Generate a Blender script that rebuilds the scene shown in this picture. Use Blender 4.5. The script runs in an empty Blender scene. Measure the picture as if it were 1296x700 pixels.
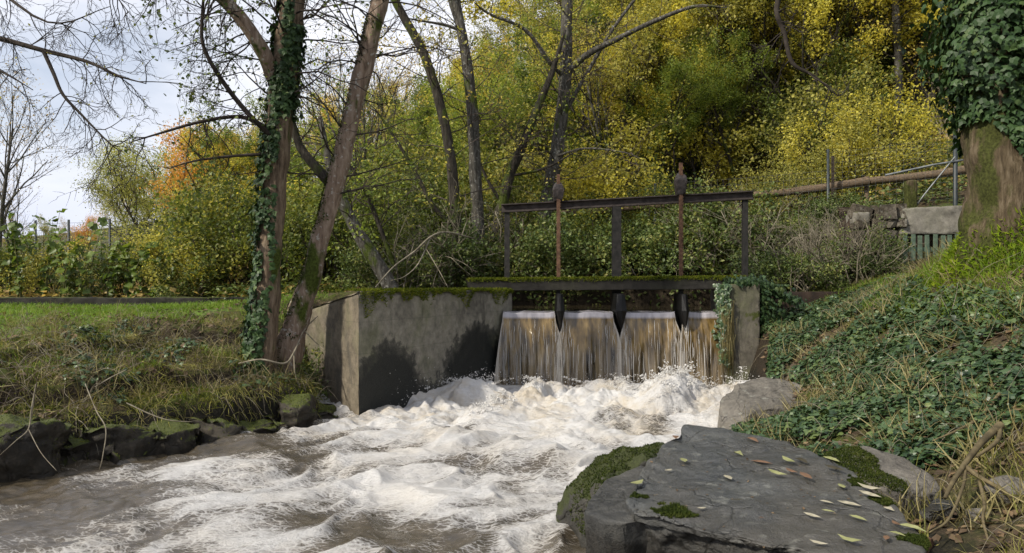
import bpy, bmesh, math
import numpy as np
from mathutils import Vector

# ------------------------------------------------------------------ camera, sky, sun, exposure
SC = bpy.context.scene
EYE = 1.7
cam_d = bpy.data.cameras.new('camera'); cam = bpy.data.objects.new('camera', cam_d)
SC.collection.objects.link(cam); SC.camera = cam
cam.location = (0, 0, EYE); cam.rotation_euler = (math.radians(90), 0, 0)
cam_d.sensor_width = 36; cam_d.lens = 26.67; cam_d.clip_start = 0.05; cam_d.clip_end = 3000

SUN_EL, SUN_AZ = math.radians(40), math.radians(-122)          # azimuth from +Y, clockwise
SUN_DIR = Vector((math.sin(SUN_AZ)*math.cos(SUN_EL), math.cos(SUN_AZ)*math.cos(SUN_EL), math.sin(SUN_EL)))
world = bpy.data.worlds.new('World'); SC.world = world; world.use_nodes = True
wn, wl = world.node_tree.nodes, world.node_tree.links
wn.clear()
w_out = wn.new('ShaderNodeOutputWorld'); w_bg = wn.new('ShaderNodeBackground')
sky = wn.new('ShaderNodeTexSky'); sky.sky_type = 'NISHITA'; sky.sun_disc = False
sky.sun_elevation = SUN_EL; sky.sun_rotation = SUN_AZ; sky.air_density = 1.0; sky.dust_density = 2.0
w_tc = wn.new('ShaderNodeTexCoord'); w_map = wn.new('ShaderNodeMapping'); w_map.inputs['Scale'].default_value = (1, 1, 2.2)
w_n1 = wn.new('ShaderNodeTexNoise'); w_n1.inputs['Scale'].default_value = 2.6; w_n1.inputs['Detail'].default_value = 7; w_n1.inputs['Roughness'].default_value = .55
w_n2 = wn.new('ShaderNodeTexNoise'); w_n2.inputs['Scale'].default_value = 1.7; w_n2.inputs['Detail'].default_value = 5
w_r1 = wn.new('ShaderNodeValToRGB'); w_r1.color_ramp.elements[0].position = .34; w_r1.color_ramp.elements[1].position = .56
w_r1.color_ramp.elements[0].color = (.45, .45, .45, 1)
w_r2 = wn.new('ShaderNodeValToRGB'); w_r2.color_ramp.elements[0].position = .35; w_r2.color_ramp.elements[1].position = .66
w_r2.color_ramp.elements[0].color = (5.4, 5.8, 7.0, 1); w_r2.color_ramp.elements[1].color = (7.5, 7.6, 8.1, 1)
w_mix = wn.new('ShaderNodeMix'); w_mix.data_type = 'RGBA'
wl.new(w_tc.outputs['Generated'], w_map.inputs['Vector'])
wl.new(w_map.outputs[0], w_n1.inputs['Vector']); wl.new(w_map.outputs[0], w_n2.inputs['Vector'])
wl.new(w_n1.outputs[0], w_r1.inputs[0]); wl.new(w_n2.outputs[0], w_r2.inputs[0])
wl.new(w_r1.outputs[0], w_mix.inputs['Factor']); wl.new(sky.outputs[0], w_mix.inputs['A']); wl.new(w_r2.outputs[0], w_mix.inputs['B'])
wl.new(w_mix.outputs['Result'], w_bg.inputs['Color']); w_bg.inputs['Strength'].default_value = 0.11
wl.new(w_bg.outputs[0], w_out.inputs['Surface'])

sun_d = bpy.data.lights.new('sun', 'SUN'); sun = bpy.data.objects.new('sun', sun_d); SC.collection.objects.link(sun)
sun_d.energy = 4.2; sun_d.angle = math.radians(3.0); sun_d.color = (1.0, .93, .80)
sun.rotation_euler = (-SUN_DIR).to_track_quat('-Z', 'Y').to_euler()
SC.view_settings.view_transform = 'Standard'; SC.view_settings.look = 'None'
SC.view_settings.gamma = 1; SC.view_settings.exposure = 0.40; SC.view_settings.use_curve_mapping = False
SC.cycles.max_bounces = 6; SC.cycles.diffuse_bounces = 3; SC.cycles.transparent_max_bounces = 6
SC.cycles.use_adaptive_sampling = True; SC.cycles.adaptive_threshold = .025; SC.cycles.caustics_reflective = False; SC.cycles.caustics_refractive = False

# ------------------------------------------------------------------ helpers: numpy geometry
COL = SC.collection
def RG(s): return np.random.default_rng(s)
def A(*v): return np.array(v, float)
def W(px, py, Y):                       # a point of the place, from where the photo shows it and its distance
    return A((px-648)/960*Y, Y, EYE-(py-352)/960*Y)
def nrm(v): return v/np.maximum(np.linalg.norm(v, axis=-1, keepdims=True), 1e-9)
def sst(a, b, x):
    t = np.clip((x-a)/(b-a), 0, 1); return t*t*(3-2*t)

_rg = RG(7); _perm = _rg.permutation(256); _perm = np.concatenate([_perm, _perm, _perm]); _grad = nrm(_rg.normal(size=(256, 3)))
def pn(p):                              # gradient noise, about -0.7 .. 0.7
    p = np.asarray(p, float); i = np.floor(p).astype(int); f = p-i; i &= 255
    u = f*f*f*(f*(f*6-15)+10); out = 0
    for dx in (0, 1):
        for dy in (0, 1):
            for dz in (0, 1):
                h = _perm[_perm[_perm[(i[..., 0]+dx) & 255]+((i[..., 1]+dy) & 255)]+((i[..., 2]+dz) & 255)]
                g = _grad[h]
                d = g[..., 0]*(f[..., 0]-dx)+g[..., 1]*(f[..., 1]-dy)+g[..., 2]*(f[..., 2]-dz)
                w = (u[..., 0] if dx else 1-u[..., 0])*(u[..., 1] if dy else 1-u[..., 1])*(u[..., 2] if dz else 1-u[..., 2])
                out = out+d*w
    return out
def fbm(p, octv=4, gain=.5, lac=2.03, fn=None):
    s, a = 0, 1.0
    for k in range(octv):
        n = pn(np.asarray(p)*lac**k+17.3*k); s = s+a*(n if fn is None else fn(n)); a *= gain
    return s
def xyz(x, y, z=0): return np.stack([x, y, np.zeros_like(x)+z], -1)

def mesh_np(name, V, faces, smooth=True, attr=None):
    me = bpy.data.meshes.new(name); V = np.asarray(V, np.float32).reshape(-1, 3)
    faces = [np.asarray(f, np.int32) for f in faces if len(f)]
    me.vertices.add(len(V)); me.vertices.foreach_set('co', V.ravel())
    loops = np.concatenate([f.ravel() for f in faces]); tot = np.concatenate([np.full(len(f), f.shape[1], np.int32) for f in faces])
    me.loops.add(len(loops)); me.loops.foreach_set('vertex_index', loops)
    me.polygons.add(len(tot)); me.polygons.foreach_set('loop_start', np.concatenate([[0], np.cumsum(tot)[:-1]]).astype(np.int32))
    me.polygons.foreach_set('loop_total', tot)
    me.polygons.foreach_set('use_smooth', np.full(len(tot), smooth))
    if attr:
        for k, v in attr.items():
            a = me.attributes.new(k, 'FLOAT', 'POINT'); a.data.foreach_set('value', np.asarray(v, np.float32).ravel())
    me.update(calc_edges=True); return me

def put(name, me, mat, parent=None, loc=None):
    o = bpy.data.objects.new(name, me); COL.objects.link(o)
    if mat is not None and not me.materials: me.materials.append(mat)
    if loc is not None: o.location = [float(c) for c in loc]
    if parent is not None: o.parent = parent
    return o
def tag(o, label=None, cat=None, group=None, kind=None):
    if label: o['label'] = label
    if cat: o['category'] = cat
    if group: o['group'] = group
    if kind: o['kind'] = kind
    return o
def empty(name, loc=(0, 0, 0), rz=0, s=1):
    o = bpy.data.objects.new(name, None); COL.objects.link(o); o.location = [float(c) for c in loc]
    o.rotation_euler = (0, 0, rz); o.scale = (s, s, s); o.empty_display_size = .1; return o

class MB:                               # gathers geometry given in world coordinates
    def __init__(s): s.V = []; s.F = []; s.n = 0
    def add(s, V, faces):
        V = np.asarray(V, float).reshape(-1, 3)
        for f in faces:
            if len(f): s.F.append(np.asarray(f)+s.n)
        s.V.append(V); s.n += len(V); return s
    def arrays(s): return np.concatenate(s.V), s.F
    def build(s, name, mat, parent=None, origin=None, smooth=True):
        V = np.concatenate(s.V)
        if origin is None and parent is not None and parent.get('_o') is not None: origin = np.array(parent['_o'])
        if origin is not None: V = V-np.asarray(origin)
        byk = {}
        for f in s.F: byk.setdefault(f.shape[1], []).append(f)
        me = mesh_np(name, V, [np.concatenate(v) for v in byk.values()], smooth)
        return put(name, me, mat, parent, None if parent is not None else origin)
def thing(name, loc, label, cat, group=None):
    o = empty(name, loc); o['_o'] = [float(c) for c in loc]; tag(o, label, cat, group); return o

class Tubes:
    def __init__(s): s.t = []
    def add(s, pts, rad, seg=6): s.t.append((np.asarray(pts, float), np.asarray(rad, float), seg)); return s
    def into(s, mb, rough=0.0, seed=0):
        grp = {}
        for p, r, k in s.t: grp.setdefault((len(p), k), []).append((p, r))
        for (n, k), L in grp.items():
            P = np.stack([a for a, _ in L]); R = np.stack([b for _, b in L])
            T = np.gradient(P, axis=1); T = nrm(T)
            d = nrm(P[:, -1]-P[:, 0]); ref = np.zeros_like(d); ref[np.arange(len(d)), np.argmin(np.abs(d), 1)] = 1
            U = nrm(np.cross(T, ref[:, None, :])); Vv = np.cross(T, U)
            a = np.arange(k)*2*np.pi/k
            ring = U[:, :, None, :]*np.cos(a)[None, None, :, None]+Vv[:, :, None, :]*np.sin(a)[None, None, :, None]
            Q = P[:, :, None, :]+ring*R[:, :, None, None]
            if rough:
                nz = fbm(Q.reshape(-1, 3)*A(7, 7, 2.2)+seed, 3).reshape(Q.shape[:3])
                Q = Q+ring*(nz*rough)[..., None]*np.minimum(R[:, :, None, None]*2, 1)
            m = len(L); idx = np.arange(m*n*k).reshape(m, n, k); nx = np.roll(idx, -1, axis=2)
            f = np.stack([idx[:, :-1], nx[:, :-1], nx[:, 1:], idx[:, 1:]], -1).reshape(-1, 4)
            caps = [idx[:, -1, :].reshape(m, k)] if k > 2 else []
            mb.add(Q, [f]+caps)
        return mb

def frames(N, tip=None, rg=None):       # columns right, tip, normal
    N = nrm(N)
    if tip is None: tip = rg.normal(size=N.shape)
    Y = tip-N*np.sum(tip*N, -1, keepdims=True); Y = nrm(Y); X = np.cross(Y, N)
    return np.stack([X, Y, N], -1)
def scatter(mb, tmpl, P, R, S):
    tv, tf = tmpl; S = np.asarray(S, float)
    S = S[:, None, None] if S.ndim == 1 else S[:, None, :]
    V = np.einsum('nij,nkj->nki', R, S*tv[None])+np.asarray(P)[:, None, :]
    k = len(tv); off = (np.arange(len(P))*k)[:, None, None]
    mb.add(V, [(f[None]+off).reshape(-1, f.shape[1]) for f in tf]); return mb

LEAF = (A([0, 0, 0], [.3, .42, .05], [0, 1, -.08], [-.3, .42, .05]), [np.array([[0, 1, 2, 3]])])
LONGLEAF = (A([0, 0, 0], [.13, .3, .03], [.12, .65, .02], [0, 1, -.05], [-.12, .65, .04], [-.13, .3, .05]), [np.array([[0, 1, 2, 5], [5, 2, 3, 4]])])
IVY = (A([0, .12, .04], [.28, -.12, -.02], [.5, .22, -.04], [.24, .42, .02], [0, .85, -.08], [-.24, .42, .02], [-.5, .22, -.04], [-.28, -.12, -.02]),
       [np.array([[0, 1, 2], [0, 2, 3], [0, 3, 4], [0, 4, 5], [0, 5, 6], [0, 6, 7], [0, 7, 1]])])
BIGLEAF = (A([0, 0, 0], [.3, .1, .06], [.4, .4, .05], [.2, .75, 0], [0, 1, -.1], [-.2, .75, 0], [-.4, .4, .05], [-.3, .1, .06], [0, .45, 0]),
           [np.array([[8, 0, 1], [8, 1, 2], [8, 2, 3], [8, 3, 4], [8, 4, 5], [8, 5, 6], [8, 6, 7], [8, 7, 0]])])
BLADE = (A([-.035, 0, 0], [.035, 0, 0], [-.028, .10, .4], [.028, .10, .4], [-.016, .32, .75], [.016, .32, .75], [0, .62, .95]),
         [np.array([[0, 1, 3, 2], [2, 3, 5, 4]]), np.array([[4, 5, 6]])])
TUFT = (A([-.035, 0, 0], [.035, 0, 0], [-.024, .18, .55], [.024, .18, .55], [0, .6, .95]), [np.array([[0, 1, 3, 2]]), np.array([[2, 3, 4]])])
DROP = (A([1, 0, 0], [-1, 0, 0], [0, 1, 0], [0, -1, 0], [0, 0, 1], [0, 0, -1]),
        [np.array([[0, 2, 4], [2, 1, 4], [1, 3, 4], [3, 0, 4], [2, 0, 5], [1, 2, 5], [3, 1, 5], [0, 3, 5]])])

def box(mb, c, s, rz=0.0, rows=None):
    c = np.asarray(c, float); s = np.asarray(s, float)/2
    v = A([-1, -1, -1], [1, -1, -1], [1, 1, -1], [-1, 1, -1], [-1, -1, 1], [1, -1, 1], [1, 1, 1], [-1, 1, 1])*s
    ca, sa = math.cos(rz), math.sin(rz); v = np.stack([v[:, 0]*ca-v[:, 1]*sa, v[:, 0]*sa+v[:, 1]*ca, v[:, 2]], -1)+c
    return mb.add(v, [np.array([[0, 3, 2, 1], [4, 5, 6, 7], [0, 1, 5, 4], [1, 2, 6, 5], [2, 3, 7, 6], [3, 0, 4, 7]])])
def bar(mb, a, b, w, h, up=(0, 0, 1)):   # a square section bar from a to b
    a, b = np.asarray(a, float), np.asarray(b, float); t = nrm(b-a); r = nrm(np.cross(t, np.asarray(up, float))); u = np.cross(r, t)
    v = [p+r*sx*w/2+u*sz*h/2 for p in (a, b) for sx, sz in ((-1, -1), (1, -1), (1, 1), (-1, 1))]
    return mb.add(np.array(v), [np.array([[0, 1, 2, 3], [7, 6, 5, 4], [0, 4, 5, 1], [1, 5, 6, 2], [2, 6, 7, 3], [3, 7, 4, 0]])])

def hull(points, bevel=.03, tgt=.06, amp=.02, freq=3, seed=0, levels=6, amp2=None):
    bm = bmesh.new()
    for p in points: bm.verts.new([float(c) for c in p])
    r = bmesh.ops.convex_hull(bm, input=bm.verts)
    bmesh.ops.delete(bm, geom=[v for v in bm.verts if not v.link_faces], context='VERTS')
    bmesh.ops.dissolve_limit(bm, angle_limit=.06, verts=bm.verts, edges=bm.edges)
    if bevel: bmesh.ops.bevel(bm, geom=list(bm.edges), offset=bevel, segments=2, profile=.6, affect='EDGES', clamp_overlap=True)
    bmesh.ops.triangulate(bm, faces=bm.faces)
    for _ in range(levels):
        E = [e for e in bm.edges if e.calc_length() > tgt]
        if not E: break
        bmesh.ops.subdivide_edges(bm, edges=E, cuts=1); bmesh.ops.triangulate(bm, faces=[f for f in bm.faces if len(f.verts) > 3])
    bmesh.ops.recalc_face_normals(bm, faces=bm.faces); bm.normal_update(); bm.verts.index_update()
    V = np.array([v.co[:] for v in bm.verts]); N = np.array([v.normal[:] for v in bm.verts])
    F = np.array([[v.index for v in f.verts] for f in bm.faces]); bm.free()
    d = fbm(V*freq+seed, 5, .55)*amp
    if amp2: d = d+amp2*fbm(V*freq*A(.5, .5, 3)+seed+9, 3, fn=np.abs)
    V = V+N*d[:, None]
    return V, F
def surf(V, F, n, rg):                   # n points spread over a triangle mesh, with face normals
    a, b, c = V[F[:, 0]], V[F[:, 1]], V[F[:, 2]]; N = np.cross(b-a, c-a); ar = np.linalg.norm(N, axis=1)
    i = rg.choice(len(F), n, p=ar/ar.sum()); u, v = rg.random(n), rg.random(n); m = u+v > 1; u[m], v[m] = 1-u[m], 1-v[m]
    return a[i]+(b[i]-a[i])*u[:, None]+(c[i]-a[i])*v[:, None], nrm(N[i])

# ------------------------------------------------------------------ materials
def mat(name):
    m = bpy.data.materials.new(name); m.use_nodes = True; nt = m.node_tree; nt.nodes.clear()
    o = nt.nodes.new('ShaderNodeOutputMaterial'); return m, nt, o
class NT:
    def __init__(s, name):
        s.m, s.t, s.o = mat(name); s.n = s.t.nodes; s.l = s.t.links
    def new(s, ty, **kw):
        n = s.n.new('ShaderNode'+ty)
        for k, v in kw.items():
            if hasattr(n, k) and not k[0].isupper(): setattr(n, k, v)
            else: n.inputs[k.replace('_', ' ')].default_value = v
        return n
    def link(s, a, b): s.l.new(a, b)
    def coord(s, scale=(1, 1, 1), kind='Object'):
        if kind == 'World':
            g = s.new('NewGeometry').outputs['Position']
        else: g = s.new('TexCoord').outputs[kind]
        mp = s.new('Mapping'); mp.inputs['Scale'].default_value = scale; s.link(g, mp.inputs['Vector']); return mp.outputs[0]
    def noise(s, vec, scale, detail=4, rough=.55, dist=0):
        n = s.new('TexNoise'); n.inputs['Scale'].default_value = scale; n.inputs['Detail'].default_value = detail
        n.inputs['Roughness'].default_value = rough; n.inputs['Distortion'].default_value = dist
        if vec is not None: s.link(vec, n.inputs['Vector'])
        return n.outputs[0]
    def ramp(s, fac, stops):
        r = s.new('ValToRGB'); cr = r.color_ramp
        while len(cr.elements) < len(stops): cr.elements.new(.5)
        for e, (p, c) in zip(cr.elements, stops):
            e.position = p; e.color = (c, c, c, 1) if np.isscalar(c) else tuple(c)+(1,)
        s.link(fac, r.inputs[0]); return r.outputs[0]
    def mix(s, fac, a, b, blend='MIX'):
        m = s.new('Mix'); m.data_type = 'RGBA'; m.blend_type = blend
        for v, k in ((fac, 'Factor'), (a, 'A'), (b, 'B')):
            i = [q for q in m.inputs if q.name == k and (q.type == ('VALUE' if k == 'Factor' else 'RGBA'))][0]
            if hasattr(v, 'links') or isinstance(v, bpy.types.NodeSocket): s.link(v, i)
            elif k == 'Factor': i.default_value = v
            else: i.default_value = tuple(v)+(1,) if len(v) == 3 else v
        return [q for q in m.outputs if q.type == 'RGBA'][0]
    def math(s, op, a, b=0.0, c=None, clamp=False):
        m = s.new('Math'); m.operation = op; m.use_clamp = clamp
        for k, v in enumerate((a, b, c)):
            if v is None: continue
            if isinstance(v, bpy.types.NodeSocket): s.link(v, m.inputs[k])
            else: m.inputs[k].default_value = v
        return m.outputs[0]
    def bump(s, h, strength=.4, dist=.02, normal=None):
        b = s.new('Bump'); b.inputs['Strength'].default_value = strength; b.inputs['Distance'].default_value = dist
        s.link(h, b.inputs['Height'])
        if normal is not None: s.link(normal, b.inputs['Normal'])
        return b.outputs[0]
    def bsdf(s, color, rough=.8, spec=.3, normal=None, metal=0.0, out=True):
        b = s.new('BsdfPrincipled')
        for v, k in ((color, 'Base Color'), (rough, 'Roughness'), (metal, 'Metallic')):
            if isinstance(v, bpy.types.NodeSocket): s.link(v, b.inputs[k])
            else: b.inputs[k].default_value = tuple(v)+(1,) if k == 'Base Color' else v
        b.inputs['Specular IOR Level'].default_value = spec
        if normal is not None: s.link(normal, b.inputs['Normal'])
        if out: s.link(b.outputs[0], s.o.inputs[0])
        return b
    def up(s):                            # how far a surface looks up
        g = s.new('NewGeometry'); x = s.new('SeparateXYZ'); s.link(g.outputs['Normal'], x.inputs[0]); return x.outputs[2]

def leaf_mat(name, cols, trans=.35, rough=.5, spec=.35, objvar=.25, clump=2.0, gain=1.0):
    t = NT(name); g = t.new('NewGeometry'); oi = t.new('ObjectInfo')
    n = t.noise(t.coord(kind='World'), clump, 2)
    f = t.math('ADD', t.math('MULTIPLY', g.outputs['Random Per Island'], .50), t.math('MULTIPLY', t.math('SUBTRACT', n, .2), .80))
    f = t.math('ADD', f, t.math('MULTIPLY', t.math('SUBTRACT', oi.outputs['Random'], .5), objvar))
    k = len(cols); c = t.ramp(f, [(.12+.76*i/(k-1), tuple(gain*q for q in cc)) for i, cc in enumerate(cols)])
    b = t.bsdf(c, rough, spec, out=False)
    tr = t.new('BsdfTranslucent'); t.link(t.mix(1.0, c, (1.25, 1.2, .8), 'MULTIPLY'), tr.inputs[0])
    m = t.new('MixShader'); m.inputs[0].default_value = trans; t.link(b.outputs[0], m.inputs[1]); t.link(tr.outputs[0], m.inputs[2]); t.link(m.outputs[0], t.o.inputs[0])
    return t.m

def bark_mat(name, c1, c2, c3, moss=0.0, mosscol=(.05, .065, .012), vs=1.0, spots=0.0):
    t = NT(name); v = t.coord((9*vs, 9*vs, 1.6*vs), 'World'); n = t.noise(v, 3, 8, .65); n2 = t.noise(t.coord(kind='World'), 2.3, 5)
    c = t.ramp(n, [(.32, c1), (.5, c2), (.68, c3)])
    c = t.mix(t.math('MULTIPLY', n2, .5), c, c1)
    if spots:
        s = t.ramp(t.noise(t.coord(kind='World'), 16, 3), [(.60, 0), (.66, spots)]); c = t.mix(s, c, (.42, .42, .38))
    if moss:
        mm = t.ramp(t.noise(t.coord((1, 1, .45), 'World'), 3.2, 6, .6), [(.62-moss*.3, 0), (.70-moss*.3, 1)])
        c = t.mix(mm, c, t.ramp(t.noise(t.coord(kind='World'), 40, 3), [(.3, tuple(.5*np.array(mosscol))), (.7, tuple(1.6*np.array(mosscol)))]))
    t.bsdf(c, .9, .15, t.bump(n, .9, .03)); return t.m

def simple(name, c1, c2, scale=6, rough=.8, spec=.3, bump=.3, metal=0.0, stretch=(1, 1, 1), kind='World', bd=.01):
    t = NT(name); n = t.noise(t.coord(stretch, kind), scale, 7, .62)
    t.bsdf(t.ramp(n, [(.33, c1), (.67, c2)]), rough, spec, t.bump(n, bump, bd), metal); return t.m

M = {}
M['yellow'] = leaf_mat('leaves yellow', [(.09, .10, .02), (.24, .22, .035), (.39, .345, .05), (.46, .42, .11)], trans=.5, gain=1.7)
M['gold'] = leaf_mat('leaves gold', [(.12, .095, .02), (.27, .205, .04), (.39, .30, .06), (.40, .34, .10)], trans=.5, gain=1.7)
M['olive'] = leaf_mat('leaves olive', [(.07, .075, .02), (.15, .15, .035), (.25, .235, .055), (.36, .31, .08)], trans=.5, gain=1.7)
M['palegreen'] = leaf_mat('leaves pale green', [(.07, .085, .02), (.14, .16, .04), (.24, .24, .07), (.30, .29, .10)], trans=.5, gain=1.7)
M['green'] = leaf_mat('leaves green', [(.045, .065, .014), (.085, .12, .022), (.15, .185, .032), (.26, .26, .05)], trans=.5, gain=1.7)
M['shrubgreen'] = leaf_mat('leaves shrub green', [(.030, .045, .010), (.07, .095, .018), (.13, .155, .028), (.27, .26, .05)], trans=.45, gain=1.2)
M['russet'] = leaf_mat('leaves russet', [(.13, .07, .02), (.30, .15, .03), (.42, .22, .04), (.40, .27, .07)], trans=.5, gain=1.7)
M['tan'] = leaf_mat('leaves tan', [(.10, .07, .03), (.21, .15, .06), (.30, .22, .09), (.34, .29, .10)], trans=.5, gain=1.7)
M['evergreen'] = leaf_mat('leaves evergreen', [(.006, .012, .005), (.014, .028, .010), (.03, .055, .016), (.06, .085, .025)], .12)
M['bramble'] = leaf_mat('leaves bramble', [(.02, .032, .010), (.05, .075, .018), (.09, .12, .028), (.17, .16, .04)], .25, clump=3, gain=1.35)
M['ivy'] = leaf_mat('leaves ivy', [(.010, .024, .008), (.024, .050, .016), (.042, .080, .024), (.085, .12, .035)], .15, .5, .25, .05, 5)
M['ivy_light'] = leaf_mat('leaves bank ivy', [(.012, .028, .011), (.032, .064, .024), (.062, .105, .038), (.14, .175, .05)], .18, .40, .45, .05, 3.5)
M['knot'] = leaf_mat('leaves broad', [(.05, .085, .014), (.10, .15, .02), (.17, .22, .03), (.27, .27, .04)], .4, .45, .4, .2)
M['moss'] = leaf_mat('moss', [(.022, .034, .004), (.062, .085, .008), (.13, .155, .014), (.24, .23, .035)], .3, .8, .1, .05, 6)
M['moss_dark'] = leaf_mat('dark moss', [(.010, .016, .004), (.022, .034, .006), (.045, .06, .010), (.08, .085, .02)], .15, .8, .1, .05, 8)
M['moss_bright'] = leaf_mat('bright moss', [(.05, .09, .006), (.11, .18, .010), (.19, .26, .016), (.26, .30, .03)], .4, .8, .1, .05, 4)
M['lawn'] = leaf_mat('lawn grass', [(.07, .12, .014), (.12, .21, .020), (.18, .28, .030), (.26, .30, .06)], .35, .6, .3, .05, 1.2)
M['dry'] = leaf_mat('dry grass', [(.07, .06, .025), (.17, .145, .06), (.28, .24, .105), (.40, .35, .19)], .3, .6, .3, .05, 2)
M['drygreen'] = leaf_mat('fading grass', [(.06, .07, .018), (.14, .15, .032), (.24, .22, .055), (.36, .30, .11)], .3, .6, .3, .05, 2)
M['litter'] = leaf_mat('leaf litter', [(.035, .024, .016), (.085, .058, .034), (.16, .105, .055), (.25, .19, .105)], .15, .6, .3, .05, 3)
M['twig'] = simple('bare twigs', (.035, .028, .024), (.11, .09, .075), 9, .9, .1, .2)
M['greytwig'] = simple('dead twigs', (.10, .085, .06), (.27, .24, .18), 9, .9, .1, .2)
M['darktwig'] = simple('dark branches', (.022, .018, .015), (.06, .05, .042), 9, .9, .1, .2)
M['bark_ivy'] = bark_mat('bark furrowed brown', (.055, .040, .027), (.18, .132, .088), (.30, .235, .165), .25)
M['bark_lean'] = bark_mat('bark pinkish lichen', (.10, .070, .050), (.26, .190, .140), (.40, .32, .25), .26, spots=.6, vs=.8)
M['bark_grey'] = bark_mat('bark grey', (.03, .027, .022), (.085, .078, .066), (.18, .17, .15), .2, spots=.35)
M['bark_dark'] = bark_mat('bark dark', (.016, .014, .011), (.05, .043, .034), (.10, .088, .072), .35)
M['bark_big'] = bark_mat('bark mossy', (.035, .026, .016), (.10, .075, .045), (.19, .15, .10), .62, (.042, .046, .012))

def ground_mat():
    t = NT('ground'); v = t.coord(kind='World')
    n1 = t.noise(v, .9, 6, .6); n2 = t.noise(v, 7, 7, .65); n3 = t.noise(v, 38, 5, .7)
    soil = t.ramp(n3, [(.3, (.022, .016, .010)), (.5, (.06, .043, .026)), (.72, (.13, .095, .055))])
    moss = t.ramp(n3, [(.3, (.020, .030, .005)), (.55, (.055, .072, .010)), (.75, (.12, .13, .022))])
    grass = t.ramp(n3, [(.3, (.045, .08, .012)), (.7, (.13, .20, .03))])
    c = t.mix(t.ramp(t.math('ADD', t.math('MULTIPLY', n1, .6), t.math('MULTIPLY', n2, .45)), [(.46, 0), (.60, 1)]), soil, moss)
    a = t.new('Attribute'); a.attribute_name = 'grass'
    gf = t.ramp(t.math('ADD', a.outputs['Fac'], t.math('MULTIPLY', t.math('SUBTRACT', n2, .5), .9)), [(.45, 0), (.6, 1)])
    c = t.mix(gf, c, grass)
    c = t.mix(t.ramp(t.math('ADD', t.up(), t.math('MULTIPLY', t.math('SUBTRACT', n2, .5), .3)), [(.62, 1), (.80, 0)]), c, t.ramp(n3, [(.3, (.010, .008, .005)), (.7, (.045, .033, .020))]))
    w = t.new('Attribute'); w.attribute_name = 'wet'
    wf = t.ramp(t.math('ADD', w.outputs['Fac'], t.math('MULTIPLY', t.math('SUBTRACT', n2, .5), .5)), [(.4, 0), (.6, 1)])
    c = t.mix(wf, c, t.ramp(n3, [(.3, (.006, .006, .004)), (.75, (.028, .024, .016))]))
    t.bsdf(c, .9, .2, t.bump(t.math('ADD', n2, t.math('MULTIPLY', n3, .6)), .8, .05)); return t.m
M['ground'] = ground_mat()

def rock_mat(name, c1, c2, c3, mosscol=None, moss_lo=.5, rough=.55, spec=.4, lichen=0.0, fine=26, cracks=.35, wet_shade_z=None, tint=None):
    t = NT(name); v = t.coord(kind='World'); n1 = t.noise(v, 2.2, 7, .62, .4); n2 = t.noise(v, fine, 7, .68); n3 = t.noise(v, 90, 4, .7)
    vs = t.new('TexVoronoi'); vs.feature = 'DISTANCE_TO_EDGE'; vs.inputs['Scale'].default_value = 2.1
    mp = t.mix(.25, v, t.noise(v, 3, 4)); t.link(mp, vs.inputs['Vector'])
    f = t.math('ADD', t.math('MULTIPLY', n1, .6), t.math('MULTIPLY', n2, .42))
    c = t.ramp(f, [(.36, c1), (.5, c2), (.66, c3)])
    if tint: c = t.mix(t.ramp(t.noise(v, .9, 3), [(.46, 0), (.62, .75)]), c, tint)
    if lichen:
        c = t.mix(t.ramp(t.noise(v, 11, 5), [(.60, 0), (.68, lichen)]), c, (.30, .30, .26))
    if mosscol:
        mm = t.math('ADD', t.math('MULTIPLY', t.up(), .35), t.noise(v, 3.5, 6, .6))
        c = t.mix(t.ramp(mm, [(moss_lo+.2, 0), (moss_lo+.28, 1)]), c, t.ramp(n3, [(.3, tuple(.45*np.array(mosscol))), (.7, tuple(1.7*np.array(mosscol)))]))
    cr = t.ramp(vs.outputs[0], [(.0, 1), (.018, 0)]); c = t.mix(t.math('MULTIPLY', cr, cracks), c, (.012, .012, .011)); spk = t.ramp(t.noise(v, 160, 3, .6), [(.62, 0), (.70, .35)]); c = t.mix(spk, c, c3)
    if wet_shade_z:                              # wet algae and the undercut's shade, painted black below this height
        pz = t.new('SeparateXYZ'); t.link(v, pz.inputs[0]); wz = t.math('ADD', pz.outputs[2], t.math('MULTIPLY', t.math('SUBTRACT', n1, .5), .16)); c = t.mix(t.ramp(wz, [(wet_shade_z-.03, .93), (wet_shade_z+.02, 0)]), c, t.ramp(n2, [(.35, (.006, .006, .005)), (.7, (.030, .026, .020))]))
    h = t.math('ADD', t.math('MULTIPLY', n2, .7), t.math('MULTIPLY', n3, .3)); h = t.math('SUBTRACT', h, t.math('MULTIPLY', cr, cracks))
    t.bsdf(c, t.ramp(n2, [(.3, rough-.12), (.7, rough+.15)]), spec, t.bump(h, .85, .025)); return t.m
M['slab'] = rock_mat('slate grey rock', (.022, .0245, .026), (.050, .053, .054), (.090, .091, .085), rough=.40, spec=.5, wet_shade_z=.40, lichen=.25, tint=(.066, .060, .050))
M['rock_dark'] = rock_mat('wet dark rock', (.012, .012, .012), (.032, .032, .030), (.075, .072, .064), rough=.5, spec=.4, wet_shade_z=.34)
M['rock_warm'] = rock_mat('weathered rock', (.04, .036, .031), (.105, .095, .08), (.19, .172, .145), rough=.75, lichen=.4)
M['rock_moss'] = rock_mat('mossy dark rock', (.014, .014, .012), (.035, .033, .028), (.075, .07, .058), (.028, .034, .008), .42, .7, .3)
M['rock_bank'] = rock_mat('dark bank stone', (.010, .009, .007), (.027, .023, .017), (.07, .058, .042), (.05, .06, .012), .50, .7, .3)
M['wallstone'] = rock_mat('wall stone', (.022, .018, .014), (.075, .062, .046), (.20, .18, .145), (.03, .04, .010), .46, .9, .2, lichen=.5)

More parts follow.
